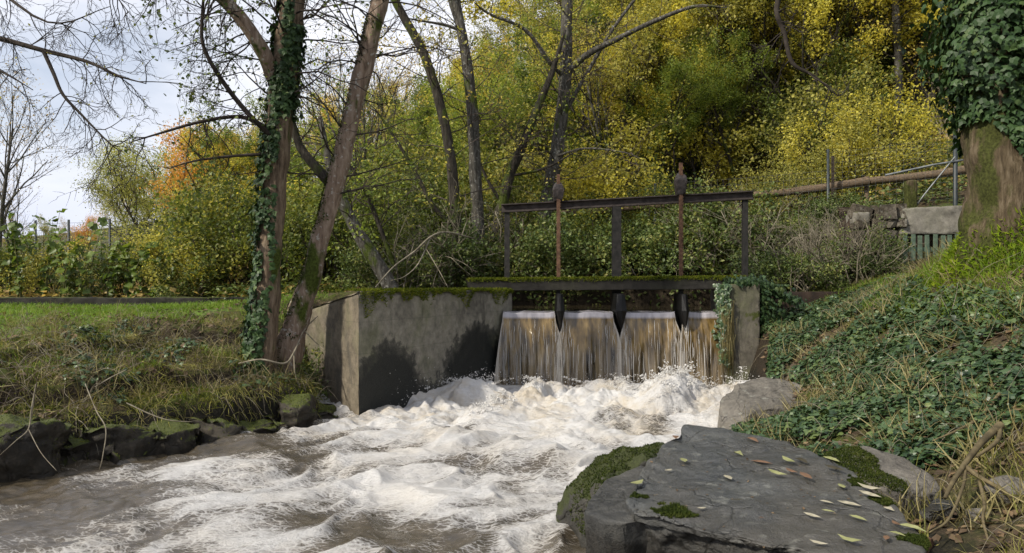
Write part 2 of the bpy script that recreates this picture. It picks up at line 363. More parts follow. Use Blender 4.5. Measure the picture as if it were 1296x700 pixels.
def concrete_mat(name, base=(.21, .195, .165), dark=(.06, .055, .045), dark_arches=False, mossf=.0, green=.25, lines=False):
    t = NT(name); v = t.coord(kind='World'); n1 = t.noise(v, 1.6, 7, .62); n2 = t.noise(v, 9, 7, .68); n3 = t.noise(v, 60, 4, .7)
    run = t.noise(t.coord((1.6, 1.6, .7), 'World'), 1.7, 8, .68, .6)
    b = np.array(base)
    c = t.ramp(t.math('ADD', t.math('MULTIPLY', n2, .6), t.math('MULTIPLY', n1, .4)), [(.34, tuple(b*.45)), (.5, tuple(b)), (.66, tuple(b*1.55))])
    c = t.mix(t.ramp(run, [(.50, 0), (.66, .8)]), c, dark)
    c = t.mix(t.ramp(n1, [(.5, 0), (.66, green)]), c, (.075, .085, .03))
    if lines:
        zz = t.new('SeparateXYZ'); t.link(v, zz.inputs[0]); fr_ = t.math('FRACT', t.math('ADD', t.math('MULTIPLY', zz.outputs[2], 2.6), t.math('MULTIPLY', n1, .08))); c = t.mix(t.math('MULTIPLY', t.ramp(fr_, [(.0, 1), (.035, 0)]), .4), c, dark)
    pit = t.ramp(n3, [(.30, 1), (.38, 0)]); c = t.mix(t.math('MULTIPLY', pit, .6), c, tuple(b*.35))
    rough = .88
    if dark_arches:                             # near-black, smoother arches low on the face
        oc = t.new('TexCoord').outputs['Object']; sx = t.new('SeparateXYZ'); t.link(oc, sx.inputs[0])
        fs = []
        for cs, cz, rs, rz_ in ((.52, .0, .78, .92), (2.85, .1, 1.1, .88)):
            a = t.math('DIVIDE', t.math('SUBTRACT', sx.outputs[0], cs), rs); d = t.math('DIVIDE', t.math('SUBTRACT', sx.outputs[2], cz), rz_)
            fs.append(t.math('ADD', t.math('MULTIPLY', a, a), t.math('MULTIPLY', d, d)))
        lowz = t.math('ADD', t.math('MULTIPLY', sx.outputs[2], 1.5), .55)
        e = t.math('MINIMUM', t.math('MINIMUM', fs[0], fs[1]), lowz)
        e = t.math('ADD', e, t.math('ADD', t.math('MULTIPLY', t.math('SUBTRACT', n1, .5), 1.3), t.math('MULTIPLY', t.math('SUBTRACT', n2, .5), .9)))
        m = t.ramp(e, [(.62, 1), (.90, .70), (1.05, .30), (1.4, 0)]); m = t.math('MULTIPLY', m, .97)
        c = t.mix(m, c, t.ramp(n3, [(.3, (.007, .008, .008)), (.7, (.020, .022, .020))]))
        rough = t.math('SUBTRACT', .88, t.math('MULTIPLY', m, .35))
    if mossf:
        mm = t.math('ADD', t.math('MULTIPLY', t.up(), .3), t.noise(v, 5, 6, .6)); c = t.mix(t.ramp(mm, [(.78-mossf*.3, 0), (.84-mossf*.3, 1)]), c, (.05, .06, .012))
    t.bsdf(c, rough, .3, t.bump(t.math('ADD', n2, t.math('MULTIPLY', n3, .35)), .5, .02)); return t.m
M['concrete'] = concrete_mat('concrete', (.125, .112, .088), mossf=.6, green=.6)
M['concrete_arched'] = concrete_mat('concrete dark arches', (.19, .175, .14), dark_arches=True, green=.55, lines=True)
M['concrete_side'] = concrete_mat('concrete side', (.15, .125, .09), green=.5, lines=True)
M['concrete_pale'] = concrete_mat('pale concrete', (.20, .185, .155), (.10, .09, .07), mossf=.3)
M['slabdark'] = concrete_mat('dark weathered concrete', (.022, .020, .017), (.008, .007, .006), mossf=.1, green=.1)
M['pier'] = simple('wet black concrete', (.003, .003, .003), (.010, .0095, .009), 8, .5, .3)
M['steel'] = simple('weathered steel', (.012, .012, .011), (.034, .031, .029), 14, .8, .25, .3, .0)
M['beamsteel'] = simple('brown black steel', (.020, .016, .014), (.060, .047, .042), 10, .75, .3, .3, .0)
M['rust'] = simple('rusty steel', (.055, .030, .020), (.15, .085, .052), 22, .85, .2, .4)
M['oldred'] = simple('faded red paint', (.10, .018, .014), (.26, .05, .04), 25, .7, .3, .4)
M['blackiron'] = simple('black cast iron', (.012, .010, .010), (.045, .034, .030), 20, .6, .4, .4)
M['rustplate'] = simple('dark rusty plate', (.014, .010, .008), (.05, .032, .022), 7, .75, .3, .4)
M['log'] = simple('weathered log', (.05, .036, .024), (.17, .125, .082), 5, .85, .15, .5, 0, (8, 1, 8))
M['greenwood'] = simple('faded green paint', (.055, .085, .060), (.13, .175, .125), 14, .8, .2, .3)
M['fencepost'] = simple('dark green post', (.010, .014, .016), (.030, .038, .040), 20, .5, .4, .1)
M['wire'] = simple('galvanised wire', (.10, .11, .11), (.24, .25, .25), 10, .5, .5, .1, .5)
M['wiredark'] = simple('dark wire', (.03, .035, .035), (.07, .075, .075), 10, .6, .4, .1)
M['root'] = simple('bare root', (.05, .04, .022), (.145, .115, .06), 12, .85, .2, .4)
M['stem'] = simple('green stems', (.06, .065, .02), (.14, .13, .05), 8, .7, .3, .1)

def water_mat():
    t = NT('river water'); v = t.coord(kind='World')
    f = t.new('Attribute'); f.attribute_name = 'foam'; foam = f.outputs['Fac']
    fv = t.new('Mapping'); fv.inputs['Rotation'].default_value = (0, 0, math.radians(-42)); fv.inputs['Scale'].default_value = (1, 2.3, 1.6)
    t.link(t.coord(kind='World'), fv.inputs['Vector'])
    n1 = t.noise(fv.outputs[0], 5, 8, .68, .5); n2 = t.noise(fv.outputs[0], 19, 7, .72, .4); n3 = t.noise(v, 75, 4, .7); n0 = t.noise(v, 1.7, 5, .6, .6)
    vo = t.new('TexVoronoi'); vo.feature = 'DISTANCE_TO_EDGE'; vo.inputs['Scale'].default_value = 15
    t.link(t.mix(.15, fv.outputs[0], t.new('TexNoise', Scale=6.0).outputs[1]), vo.inputs['Vector'])
    lace = t.ramp(vo.outputs[0], [(.0, .26), (.13, 0)])
    x = t.math('ADD', foam, t.math('MULTIPLY', t.math('SUBTRACT', n1, .5), .95))
    x = t.math('ADD', x, t.math('MULTIPLY', t.math('SUBTRACT', n2, .5), .70)); x = t.math('ADD', x, lace); x = t.math('ADD', x, t.math('MULTIPLY', t.math('SUBTRACT', n3, .5), .55))
    m = t.ramp(x, [(.36, .03), (.50, .22), (.63, .72), (.85, 1)])
    xs = t.math('MULTIPLY', x, .6)
    thin = t.ramp(xs, [(.24, (.25, .235, .22)), (.36, (.42, .408, .395)), (.52, (.53, .52, .51)), (.80, (.60, .593, .585))])
    tan = t.ramp(t.math('ADD', n0, t.math('MULTIPLY', t.math('SUBTRACT', n1, .5), .5)), [(.42, .08), (.66, .8)])
    ba = t.new('Attribute'); ba.attribute_name = 'boil'; tan = t.math('MULTIPLY', tan, ba.outputs['Fac'])
    thin = t.mix(tan, thin, (.47, .40, .295))
    b1 = t.bsdf(t.ramp(n1, [(.3, (.030, .024, .015)), (.7, (.085, .066, .040))]), .05, .8, t.bump(t.math('ADD', n1, t.math('MULTIPLY', n2, .5)), .30, .05), out=False)
    b2 = t.bsdf(thin, .75, .25, t.bump(t.math('ADD', t.math('MULTIPLY', n1, .6), t.math('ADD', t.math('MULTIPLY', n2, .7), t.math('MULTIPLY', n3, .4))), 1.0, .04), out=False)
    ms = t.new('MixShader'); t.link(m, ms.inputs[0]); t.link(b1.outputs[0], ms.inputs[1]); t.link(b2.outputs[0], ms.inputs[2]); t.link(ms.outputs[0], t.o.inputs[0])
    return t.m
M['water'] = water_mat()

def fall_mat():
    t = NT('falling water'); a = t.new('Attribute'); a.attribute_name = 'fall'; fl = a.outputs['Fac']
    e_ = t.new('Attribute'); e_.attribute_name = 'edge'; ed = e_.outputs['Fac']
    n1 = t.noise(t.coord((11, 3, .5), 'World'), 1, 6, .55, .4); n2 = t.noise(t.coord((24, 6, 1.3), 'World'), 1, 7, .62, .5); n3 = t.noise(t.coord((9, 2, 2.4), 'World'), 1, 5, .6)
    n4 = t.noise(t.coord(kind='World'), 55, 4, .7)
    base = t.ramp(n3, [(.34, (.040, .028, .012)), (.50, (.125, .082, .028)), (.68, (.29, .195, .070))])
    low = t.ramp(n1, [(.36, (.034, .026, .015)), (.5, (.14, .105, .060)), (.66, (.29, .225, .135))])
    c = t.mix(t.ramp(fl, [(.42, 0), (.62, 1)]), base, low)
    s = t.math('ADD', t.math('MULTIPLY', n2, .75), t.math('MULTIPLY', n1, .45))
    s = t.math('ADD', s, t.math('MULTIPLY', t.ramp(fl, [(.1, 0), (.7, 1)]), .13)); s = t.math('ADD', s, t.math('MULTIPLY', ed, .36)); s = t.math('ADD', s, t.math('MULTIPLY', t.math('SUBTRACT', n4, .5), .30))
    m = t.ramp(s, [(.78, 0), (1.0, .85)])
    li = t.new('Attribute'); li.attribute_name = 'lip'; c = t.mix(t.math('MULTIPLY', li.outputs['Fac'], t.ramp(n3, [(.3, .55), (.6, .95)])), c, (.40, .385, .42))  # sky reflection along the crest, painted into the water colour as a pale band
    b1 = t.bsdf(c, .14, .6, t.bump(t.math('ADD', n1, t.math('MULTIPLY', n2, .6)), .30, .03), out=False)
    b2 = t.bsdf((.42, .39, .345), .6, .4, t.bump(n2, .4, .02), out=False)
    ms = t.new('MixShader'); t.link(m, ms.inputs[0]); t.link(b1.outputs[0], ms.inputs[1]); t.link(b2.outputs[0], ms.inputs[2])
    gap = t.math('MULTIPLY', t.ramp(t.math('ADD', n1, t.math('MULTIPLY', n2, .3)), [(.44, 1), (.54, 0)]), t.ramp(fl, [(.45, 0), (.75, .75)]))
    tp = t.new('BsdfTransparent'); m2 = t.new('MixShader'); t.link(gap, m2.inputs[0]); t.link(ms.outputs[0], m2.inputs[1]); t.link(tp.outputs[0], m2.inputs[2])
    t.link(m2.outputs[0], t.o.inputs[0]); return t.m
M['fall'] = fall_mat()
def pond_mat():
    t = NT('pond water'); n = t.noise(t.coord((1, .5, 1), 'World'), 5, 4); t.bsdf((.040, .032, .018), .05, .5, t.bump(n, .12, .05)); return t.m
M['pond'] = pond_mat()
def spray_mat():
    t = NT('spray'); b = t.bsdf((.55, .535, .51), .5, .4); b.inputs['Subsurface Weight'].default_value = .0; return t.m
M['spray'] = spray_mat()

# ------------------------------------------------------------------ the lie of the land
LX = np.array([-9, -6.6, -5.7, -4.35, -3.05, -2.2, -2.5, -2.7, -1.7, -.2]); LY = np.array([0, 3, 4.5, 6.3, 7.85, 9.2, 9.8, 10.3, 10.65, 12.3])
RX = np.array([-2.5, -.9, .1, .35, .6, 1.3, 2.3, 2.9, 3.5, 3.6]); RY = np.array([0, 2.2, 3.4, 4.8, 5.4, 6.4, 8.4, 9.6, 11.2, 12.3])
CP = A([-5, 9, .95], [-8, 9, 1.0], [-5, 12, 1.12], [-8, 14, 1.1], [-12, 14, 1.1], [-3.4, 11, 1.15], [-2.6, 13, 1.35], [-5, 16, 1.2], [-10, 20, 1.3], [-20, 20, 1.3],
       [-20, 8, 1], [-8, 6, .85], [-9, 3, .6], [-20, 0, .8], [-30, 40, 1.6], [-15, 40, 2.2], [-60, 60, 2], [-60, 0, 1.5], [-3.2, 9.4, .72], [-4.2, 8.2, .72], [-6, 7.2, .8], [-2, 16, 1.5],
       [3.1, 9, .22], [2.9, 8, .18], [4.2, 8, 1.15], [5, 8, 2.08], [5.6, 7.5, 2.3], [7, 8, 2.6], [5.2, 11.3, 1.28], [4.3, 11.3, .95], [5.25, 10, 1.66], [5.3, 9, 2.06], [6.3, 11.3, 1.72],
       [3.16, 5.5, .62], [3.4, 5, .68], [2.5, 4, .36], [2.3, 4.8, .2], [2.6, 6.3, .38], [3.2, 3.6, .7], [5, 4, 1.5], [6, 5.5, 2.2], [8, 3, 2.5], [1.5, 2, .15], [0, 0, .05], [3, 0, .6], [7, -3, 2], [10, 9, 2.9], [15, 5, 4],
       [4.4, 12.6, 1.2], [6.2, 12.6, 1.66], [8, 12.6, 1.95], [7, 14.5, 2.9], [9, 14.2, 3.05], [5.2, 15.8, 2.4], [3, 16.6, 2.15], [0, 17.5, 2.0], [4.4, 14.2, 1.6], [2, 15.3, 1.45],
       [0, 22, 3], [6, 22, 4.6], [13, 22, 6.5], [0, 30, 5.2], [10, 30, 8.5], [22, 30, 11.5], [-8, 30, 2.6], [0, 45, 10.5], [15, 45, 16], [35, 45, 21], [-15, 45, 3.6], [-12, 62, 8], [10, 60, 21], [45, 60, 29],
       [0, 100, 26], [60, 100, 45], [-60, 120, 8], [-32, 80, 7], [-120, 200, 12], [0, 260, 40], [160, 200, 70], [160, 0, 40], [40, 15, 13], [30, -20, 8], [0, -60, 2], [-120, -60, 2], [160, -120, 30], [-200, 60, 4])
_d = np.linalg.norm(CP[:, None, :2]-CP[None, :, :2], axis=-1)
_n = len(CP); _K = np.zeros((_n+3, _n+3)); _K[:_n, :_n] = _d; _Q = np.c_[np.ones(_n), CP[:, :2]]; _K[:_n, _n:] = _Q; _K[_n:, :_n] = _Q.T
_w = np.linalg.solve(_K, np.r_[CP[:, 2], 0, 0, 0])
def land(x, y):
    d = np.sqrt((x[..., None]-CP[:, 0])**2+(y[..., None]-CP[:, 1])**2+.02)
    return d@_w[:_n]+_w[_n]+_w[_n+1]*x+_w[_n+2]*y
PONDX0 = lambda y: np.interp(y, [12.2, 13.0, 14.8, 15.2], [-.15, -.8, -1.2, .5]); PONDX1 = lambda y: np.interp(y, [12.2, 13.2, 14.6, 15.2], [3.75, 4.1, 3.9, 1.5])
def ground_z(x, y, fine=True):
    x = np.asarray(x, float); y = np.asarray(y, float)
    L = land(x, y); p = xyz(x, y)
    wob = .22*pn(p*1.1)+.10*pn(p*3.1)
    u = (np.interp(y, LY, LX)-x)*.77+wob; v = (x-np.interp(y, RY, RX))*.8+wob*.6
    prof = np.interp(u, [-.25, 0, .13, .30, .62, .68, .95, 1.5, 1.75, 1.82, 2.6], [-.6, -.12, .30, .44, .48, .66, .70, .76, .78, .95, 1.0])
    zl = prof+(L-prof)*sst(1.9, 3.2, u)
    zr = -.6+(L+.6)*sst(-.25, .30, v)
    lower = np.where(u > -.25, zl, np.where(v > -.25, zr, -.6))
    q = np.minimum(np.minimum(x-PONDX0(y), PONDX1(y)-x), np.minimum(y-12.2, 15.0-y))+wob*.4
    upper = np.where(x < -.3, np.maximum(L, 1.2*sst(-3.5, -1.2, x)), np.maximum(L, 1.2))
    upper = upper+(.5-upper)*sst(-.3, .3, q)
    z = lower+(upper-lower)*sst(12.30, 12.46, y)
    near = np.exp(-((x/14)**2+((y-8)/14)**2))
    z = z+near*(.035*fbm(p*2.3+3, 3)+.02*fbm(p*9, 2))+(1-near)*.25*fbm(p*.35, 3)
    z = z+np.where(x < -2, 1, 0)*sst(.5, 1.0, u)*sst(4.2, 2.8, u)*(.17*fbm(p*A(1.3, 1.9, 1)+50, 3)+.10*(sst(-.05, .05, pn(p*1.6+70))-.5))
    hole = (x > 6.55)&(x < 7.95)&(y > 12.95)&(y < 14.2)
    return np.where(hole, np.minimum(z, 1.75), z)
def gn(x, y, e=.04):
    zx = (ground_z(x+e, y)-ground_z(x-e, y))/(2*e); zy = (ground_z(x, y+e)-ground_z(x, y-e))/(2*e)
    return nrm(np.stack([-zx, -zy, np.ones_like(zx)], -1))
def gp(x, y): return A(x, y, float(ground_z(A(x), A(y))[0]))

def axis(lo, hi, f0, f1, step, grow=1.18):
    a = list(np.arange(f0, f1+1e-6, step)); s = step
    while a[-1] < hi: s *= grow; a.append(a[-1]+s)
    s = step; b = [f0]
    while b[-1] > lo: s *= grow; b.append(b[-1]-s)
    return np.array(b[:0:-1]+a)
gx, gy = axis(-500, 500, -7, 7.5, .062), axis(-200, 900, 2.2, 16.5, .062)
GX, GY = np.meshgrid(gx, gy); GZ = np.stack([ground_z(r_x, r_y) for r_x, r_y in zip(GX, GY)])
idx = np.arange(GX.size).reshape(GX.shape)
gf = np.stack([idx[:-1, :-1], idx[:-1, 1:], idx[1:, 1:], idx[1:, :-1]], -1).reshape(-1, 4)
def gfast(x, y):                          # height and slope read back from the built sheet
    i = np.clip(np.searchsorted(gx, x)-1, 0, len(gx)-2); j = np.clip(np.searchsorted(gy, y)-1, 0, len(gy)-2)
    dx, dy = gx[i+1]-gx[i], gy[j+1]-gy[j]; u, v = (x-gx[i])/dx, (y-gy[j])/dy
    a, b, c, d = GZ[j, i], GZ[j, i+1], GZ[j+1, i], GZ[j+1, i+1]
    return (a*(1-u)+b*u)*(1-v)+(c*(1-u)+d*u)*v, nrm(np.stack([-((b-a)*(1-v)+(d-c)*v)/dx, -((c-a)*(1-u)+(d-b)*u)/dy, np.ones_like(x)], -1))
u_all = (np.interp(GY, LY, LX)-GX)
grassy = np.where((GX < -2.5) & (GY > 7) & (GY < 16), sst(2.2, 3.6, u_all*.8+.5*pn(xyz(GX, GY)*.9)), .25)
grassy = np.where(GX > 4, np.where((GZ > 1.5) & (GY < 12.2), .42, .15), grassy); grassy = np.where(GY > 16, .22, grassy)
wet = np.where(GY < 12.3, 1-sst(.15, .62, GZ), 0.0)*np.where(GX > 2, .75, 1.0)
g_ob = put('ground', mesh_np('ground', np.stack([GX, GY, GZ], -1), [gf], True, {'grass': grassy, 'wet': wet}), M['ground']); tag(g_ob, kind='structure')

# ------------------------------------------------------------------ the river
def river():
    xs = np.concatenate([np.arange(-9, -5.2, .05), np.arange(-5.2, 4.2, .018)]); ys = np.concatenate([np.arange(2.4, 4.4, .03), np.arange(4.4, 12.25, .018)])
    X, Y = np.meshgrid(xs, ys)
    inside = (X > np.interp(Y, LY, LX)-.6) & (X < np.interp(Y, RY, RX)+.7)
    P = xyz(X, Y); F = 11.85-Y
    wx, wy = .35*pn(P*1.2), .35*pn(P*1.2+31)
    fx, fy = -.70, -.71                                        # the current
    al = (X+wx)*fx+(Y+wy)*fy; ac = (X+wx)*-fy+(Y+wy)*fx
    S = xyz(al*.42, ac)
    boil = np.exp(-((F-1.9)/1.25)**2)*sst(-.3, .6, X-np.interp(Y, [9, 12], [-1.9, -.2]))
    far = np.exp(-np.maximum(F-1.5, 0)/2.6)
    Q = xyz(X+wx*.8, Y+wy*.8)
    bil = fbm(Q*.85+5, 5, .44, fn=np.abs)
    rough = fbm(S*1.5+2, 4, .52)
    chop = fbm(xyz(al*2.2, ac*4.5)+8, 3, .55)
    mid = sst(-3.6, -1.4, X+.3*(Y-7))                          # livelier in mid stream than by the left bank
    wv = pn(xyz(al*1.05, ac*.55)+40)+.5*pn(xyz(al*2.1, ac*1.3)+44)     # standing waves across the current
    wv = np.where(wv > 0, wv, .6*wv)
    H = boil*(.88*bil-.13)+(.045+.10*far+.03*mid)*rough+(.12*mid+.045)*wv*(1-.7*boil)+.022*chop+.013*fbm(xyz(al*4, ac*9)+8, 3, .62)*(1.9-mid)
    rid = 1-2.6*np.abs(pn(xyz(al*1.7, ac*2.3)+90)); rid = np.where(rid > 0, rid**1.6, .35*rid)
    H += (.07*far+.02*mid)*(fbm(Q*4.2+11, 3, .5, fn=np.abs)-.25)+(.028+.035*mid)*rid*(1-boil)
    H += boil*(.030*fbm(Q*9+3, 3, .6)+.012*pn(xyz(X*26, Y*26)))
    H *= sst(-.2, 1.0, F)*.85+.15
    st = fbm(xyz(al*.5, ac*1.6)+60, 4, .6); pat = fbm(Q*.75+80, 3, .5)
    foam = .10+.70*np.exp(-np.maximum(F-3.0, 0)/2.4)*sst(-2.9, -.6, X+.25*(Y-8))+.20*mid+.62*st+.78*pat+.60*wv*(.3+mid)*(1-boil)+.8*(H-.04)*boil+.50*fbm(xyz(al*1.1, ac*2.4)+33, 3, .55)+.20*rid*(1-boil)
    foam = np.where(F < .8, foam-.38*(1-sst(.2, .9, F)), foam)
    foam += .22*np.exp(-((X+.9+.35*(Y-6))/1.3)**2)*sst(9, 6, Y)-.04*(1-mid)
    k = np.full(X.shape, -1); k[inside] = np.arange(inside.sum())
    q = np.stack([k[:-1, :-1], k[:-1, 1:], k[1:, 1:], k[1:, :-1]], -1).reshape(-1, 4); q = q[(q >= 0).all(1)]
    V = np.stack([X, Y, H], -1)[inside]
    o = put('river_water', mesh_np('river_water', V, [q], True, {'foam': foam[inside], 'boil': np.clip(.30+np.exp(-((F-1.7)/1.9)**2)*1.1, 0, 1)[inside]}), M['water']); tag(o, kind='structure')
    return V, foam[inside]
RV, RF = river()
xs, ys = np.meshgrid(np.arange(-1.8, 4.8, .12), np.arange(12.5, 15.6, .12)); k = np.arange(xs.size).reshape(xs.shape)
tag(put('pond_water', mesh_np('pond_water', xyz(xs, ys, 1.135+.006*pn(xyz(xs*2, ys*2))), [np.stack([k[:-1, :-1], k[:-1, 1:], k[1:, 1:], k[1:, :-1]], -1).reshape(-1, 4)]), M['pond']), kind='structure')

BAYS = [(-.14, .69), (.81, 1.62), (1.78, 2.61), (2.73, 3.42)]
CRY = 12.16                                                     # crest of the weir
fall_root = empty('water', (0, 0, 0)); tag(fall_root, kind='structure')
for bi, (x0, x1) in enumerate(BAYS):
    ns, nt = 100, 80; s = np.linspace(0, 1, ns); t = np.linspace(0, 1, nt); Sg, Tg = np.meshgrid(s, t)
    flat = Tg < .14; tau = np.clip((Tg-.14)/.86, 0, 1)
    yy = np.where(flat, CRY+.34-(Tg/.14)*.34, CRY-.13*sst(0, .35, tau)-.17*tau); zz = np.where(flat, 1.135-.02*(Tg/.14)**2, 1.115-.05*sst(0, .12, tau)-1.17*tau**1.25)
    edge = np.maximum(np.exp(-Sg*(x1-x0)/.045), np.exp(-(1-Sg)*(x1-x0)/.045))
    xx = x0+(x1-x0)*Sg+(.095*sst(.02, .5, tau))*np.where((Sg < .5) & (bi == 0), 0, np.sign(Sg-.5))*np.exp(-np.minimum(Sg, 1-Sg)*(x1-x0)/.16)+(-.16*tau if bi == 0 else 0)*(1-Sg)
    nz = fbm(xyz(xx*6, zz*.8, bi*7.0), 4, .5); yy = yy-(.015+.05*tau)*nz*np.where(flat, .2, 1)+.05*edge*np.where(flat, 0, 1)*(.3-tau)
    zz = zz+np.where(flat, .008*pn(xyz(xx*7, yy*4)), 0)+.030*pn(xyz(xx*2.7, yy*0+bi*3))*np.exp(-tau*9)+.02*edge*np.exp(-((Tg-.14)/.06)**2)
    k = np.arange(xx.size).reshape(xx.shape)
    put('water_sheet', mesh_np('water_sheet', np.stack([xx, yy, zz], -1), [np.stack([k[:-1, :-1], k[:-1, 1:], k[1:, 1:], k[1:, :-1]], -1).reshape(-1, 4)], True,
        {'fall': tau, 'edge': edge*np.where(flat, .2, 1), 'lip': sst(.085, .06, tau)}), M['fall'], fall_root)
rg = RG(11); mb = MB(); T = Tubes()
for n in range(150):                                           # thin strands falling clear of the sheets
    b = BAYS[rg.integers(4)]; x = b[0]+(b[1]-b[0])*(rg.random() if rg.random() < .6 else rg.choice([rg.random()*.10-.03, 1.03-rg.random()*.10]))
    t0 = rg.uniform(.05, .6); t1 = min(1, t0+rg.uniform(.12, .5)); tt = np.linspace(t0, t1, 6)
    T.add(np.stack([x+rg.normal(0, .004, 6)+.03*(x-.5*(b[0]+b[1]))*tt, CRY-.15-.18*tt-rg.random()*.05, 1.06-1.17*tt**1.25], -1), np.r_[.001, rg.uniform(.0015, .0045)*np.ones(4)*rg.uniform(.6, 1.3, 4), .001], 4)
T.into(mb); st_ob = mb.build('water_strands', M['spray'], fall_root, smooth=True); tag(st_ob, kind='stuff')
# spray: droplets thrown up along the boil and at the foot of each fall
m = (RV[:, 2] > .13) & (RV[:, 1] > 8.0); src = RV[m]; src = src[rg.choice(len(src), 1500, p=(src[:, 2]**2)/(src[:, 2]**2).sum())]
jets = src[rg.choice(len(src), 90)]
Pj = []
for j in jets:
    n = rg.integers(30, 90); h = rg.uniform(.05, .26)*rg.uniform(.4, 1); t = rg.random(n)**1.3
    Pj.append(np.stack([j[0]+rg.normal(0, .03, n)+t*rg.normal(0, .14), j[1]+rg.normal(0, .03, n)+t*rg.normal(0, .05), j[2]-.02+h*t**.8], -1))
Pj = np.concatenate(Pj)
foot = np.stack([rg.uniform(-.35, 3.4, 1200), 11.86+rg.normal(0, .10, 1200), np.abs(rg.normal(0, .09, 1200))], -1)
wallside = np.stack([np.linspace(-1.6, -.35, 260)+rg.normal(0, .1, 260)+.12, np.linspace(9.6, 11.7, 260)+rg.normal(0, .1, 260), np.abs(rg.normal(0, .17, 260))+.05], -1)
P = np.concatenate([src+rg.normal(0, .02, src.shape)+np.c_[np.zeros(1500), np.zeros(1500), np.abs(rg.normal(0, .035, 1500))], Pj, foot, wallside])
mb = MB(); sz = np.clip(rg.lognormal(-5.5, .5, len(P)), .0018, .012); sz[1500:1500+len(Pj)] *= 1.25
scatter(mb, DROP, P, frames(rg.normal(size=P.shape), rg=rg), sz[:, None]*rg.uniform(.7, 1.5, (len(P), 3)))
o = mb.build('spray_droplets', M['spray']); tag(o, 'white spray droplets thrown up where the falls hit the river', 'spray', kind='stuff')

# ------------------------------------------------------------------ weir, retaining wall, pillar, footbridge, lifting frame
weir = thing('weir', (1.7, 12.5, 0), 'low concrete weir with dark piers under the sheets of falling water', 'weir')
mb = MB(); box(mb, (1.62, 12.47, .20), (4.0, .26, 1.72)); mb.build('sill', M['pier'], weir, smooth=False)
for px_, w_ in ((708, .085), (783, .12), (862, .085)):
    c = W(px_, 400, 12.28); mb = MB(); x = c[0]
    v = []
    for z, hw, yf in ((1.42, w_*.50, 11.98), (1.16, w_*.72, 11.9), (.98, w_*.36, 11.92), (.84, .012, 11.98)):
        v += [(x-hw, 12.62, z), (x-hw, yf+.06, z), (x, yf, z), (x+hw, yf+.06, z), (x+hw, 12.62, z)]
    f = [[5*i+j, 5*i+j+1, 5*(i+1)+j+1, 5*(i+1)+j] for i in range(3) for j in range(4)]
    mb.add(np.array(v), [np.array(f), np.array([[0, 1, 2, 3, 4]])]); mb.build('pier', M['pier'], weir, smooth=False)

def quadwall(a, b, z0, z1a, z1b, nu, nv, amp, seed, inward, thick=.25):
    # a wall face from a to b with its own thickness, top running from z1a to z1b, slightly uneven
    u, v = np.meshgrid(np.linspace(0, 1, nu), np.linspace(0, 1, nv)); X = a[0]+(b[0]-a[0])*u; Y = a[1]+(b[1]-a[1])*u; top = z1a+(z1b-z1a)*u
    Z = z0+(top-z0)*v; n = np.asarray(inward, float)
    d = amp*fbm(np.stack([X, Y, Z], -1)*2.6+seed, 4)+.03*sst(.965, 1, v)
    k = np.arange(u.size).reshape(u.shape); front = np.stack([X+n[0]*d, Y+n[1]*d, Z], -1)
    q = np.stack([k[:-1, :-1], k[:-1, 1:], k[1:, 1:], k[1:, :-1]], -1).reshape(-1, 4)
    mb = MB(); mb.add(front, [q])
    return mb
WA, WB, WC = A(-1.86, 9.2), A(-.0, 12.55), A(-2.9, 10.65)
wall = thing('retaining_wall', (WA[0], WA[1], 0), 'blotched concrete retaining wall with mossy top left of the weir', 'wall')
dirw = nrm(WB-WA); inw = A(-dirw[1], dirw[0])
mb = quadwall(WA, WB, -.5, 1.52, 1.48, 120, 80, .012, 3, inw, .9); V, F_ = mb.arrays()
ang = math.atan2(dirw[1], dirw[0]); loc = V-A(WA[0], WA[1], 0); ca, sa = math.cos(-ang), math.sin(-ang)
loc = np.stack([loc[:, 0]*ca-loc[:, 1]*sa, loc[:, 0]*sa+loc[:, 1]*ca, loc[:, 2]], -1)
o = put('face', mesh_np('face', loc, F_, False), M['concrete_arched'], wall); o.rotation_euler = (0, 0, ang)
d2 = nrm(WC-WA); in2 = A(d2[1], -d2[0]); in2 = in2 if in2[0] > 0 else -in2
quadwall(WA+in2*.004, WC, -.5, 1.525, 1.24, 70, 80, .014, 8, in2, .7).build('wing', M['concrete_side'], wall, smooth=False)
WD = A(-1.15, 13.5); u, v = np.meshgrid(np.linspace(0, 1, 40), np.linspace(0, 1, 40))
cx = lambda k: (WA[k]*(1-u)+WB[k]*u)*(1-v)+(WC[k]*(1-u)+WD[k]*u)*v
capz = (1.52-.04*u)*(1-v)+(1.24+.2*u)*v+.02*fbm(xyz(cx(0)*4, cx(1)*4), 3)-.012
k = np.arange(u.size).reshape(u.shape); MB().add(np.stack([cx(0), cx(1), capz], -1), [np.stack([k[:-1, :-1], k[:-1, 1:], k[1:, 1:], k[1:, :-1]], -1).reshape(-1, 4)]).build('cap', M['concrete'], wall)
rg = RG(21); n = 9000; s = rg.random(n)*1.0; dep = np.where(rg.random(n) < .5, rg.random(n)*.09, rg.random(n)**1.3*.75)
base = WA+(WB-WA)*s[:, None]+inw*dep[:, None]; zt = 1.52-.04*s+.004
hang = rg.random(n) < .45; drop = np.maximum(0, .10+.36*fbm(xyz(s*9, s*0+4), 3)*1.2+.10*np.sin(s*23))*rg.random(n)**1.4
P = np.c_[base, zt]; P[hang] = np.c_[(WA+(WB-WA)*s[hang, None]-inw*.008), (1.52-.04*s-drop)[hang]]
N = np.where(hang[:, None], np.r_[-inw, .25], A(0, 0, 1))+rg.normal(0, .35, (n, 3))
k = pn(P*A(5, 5, 5)+2)+.5*pn(P*14) > -.16+.25*(rg.random(n)-.5); P, N = P[k], N[k]; n = len(P)
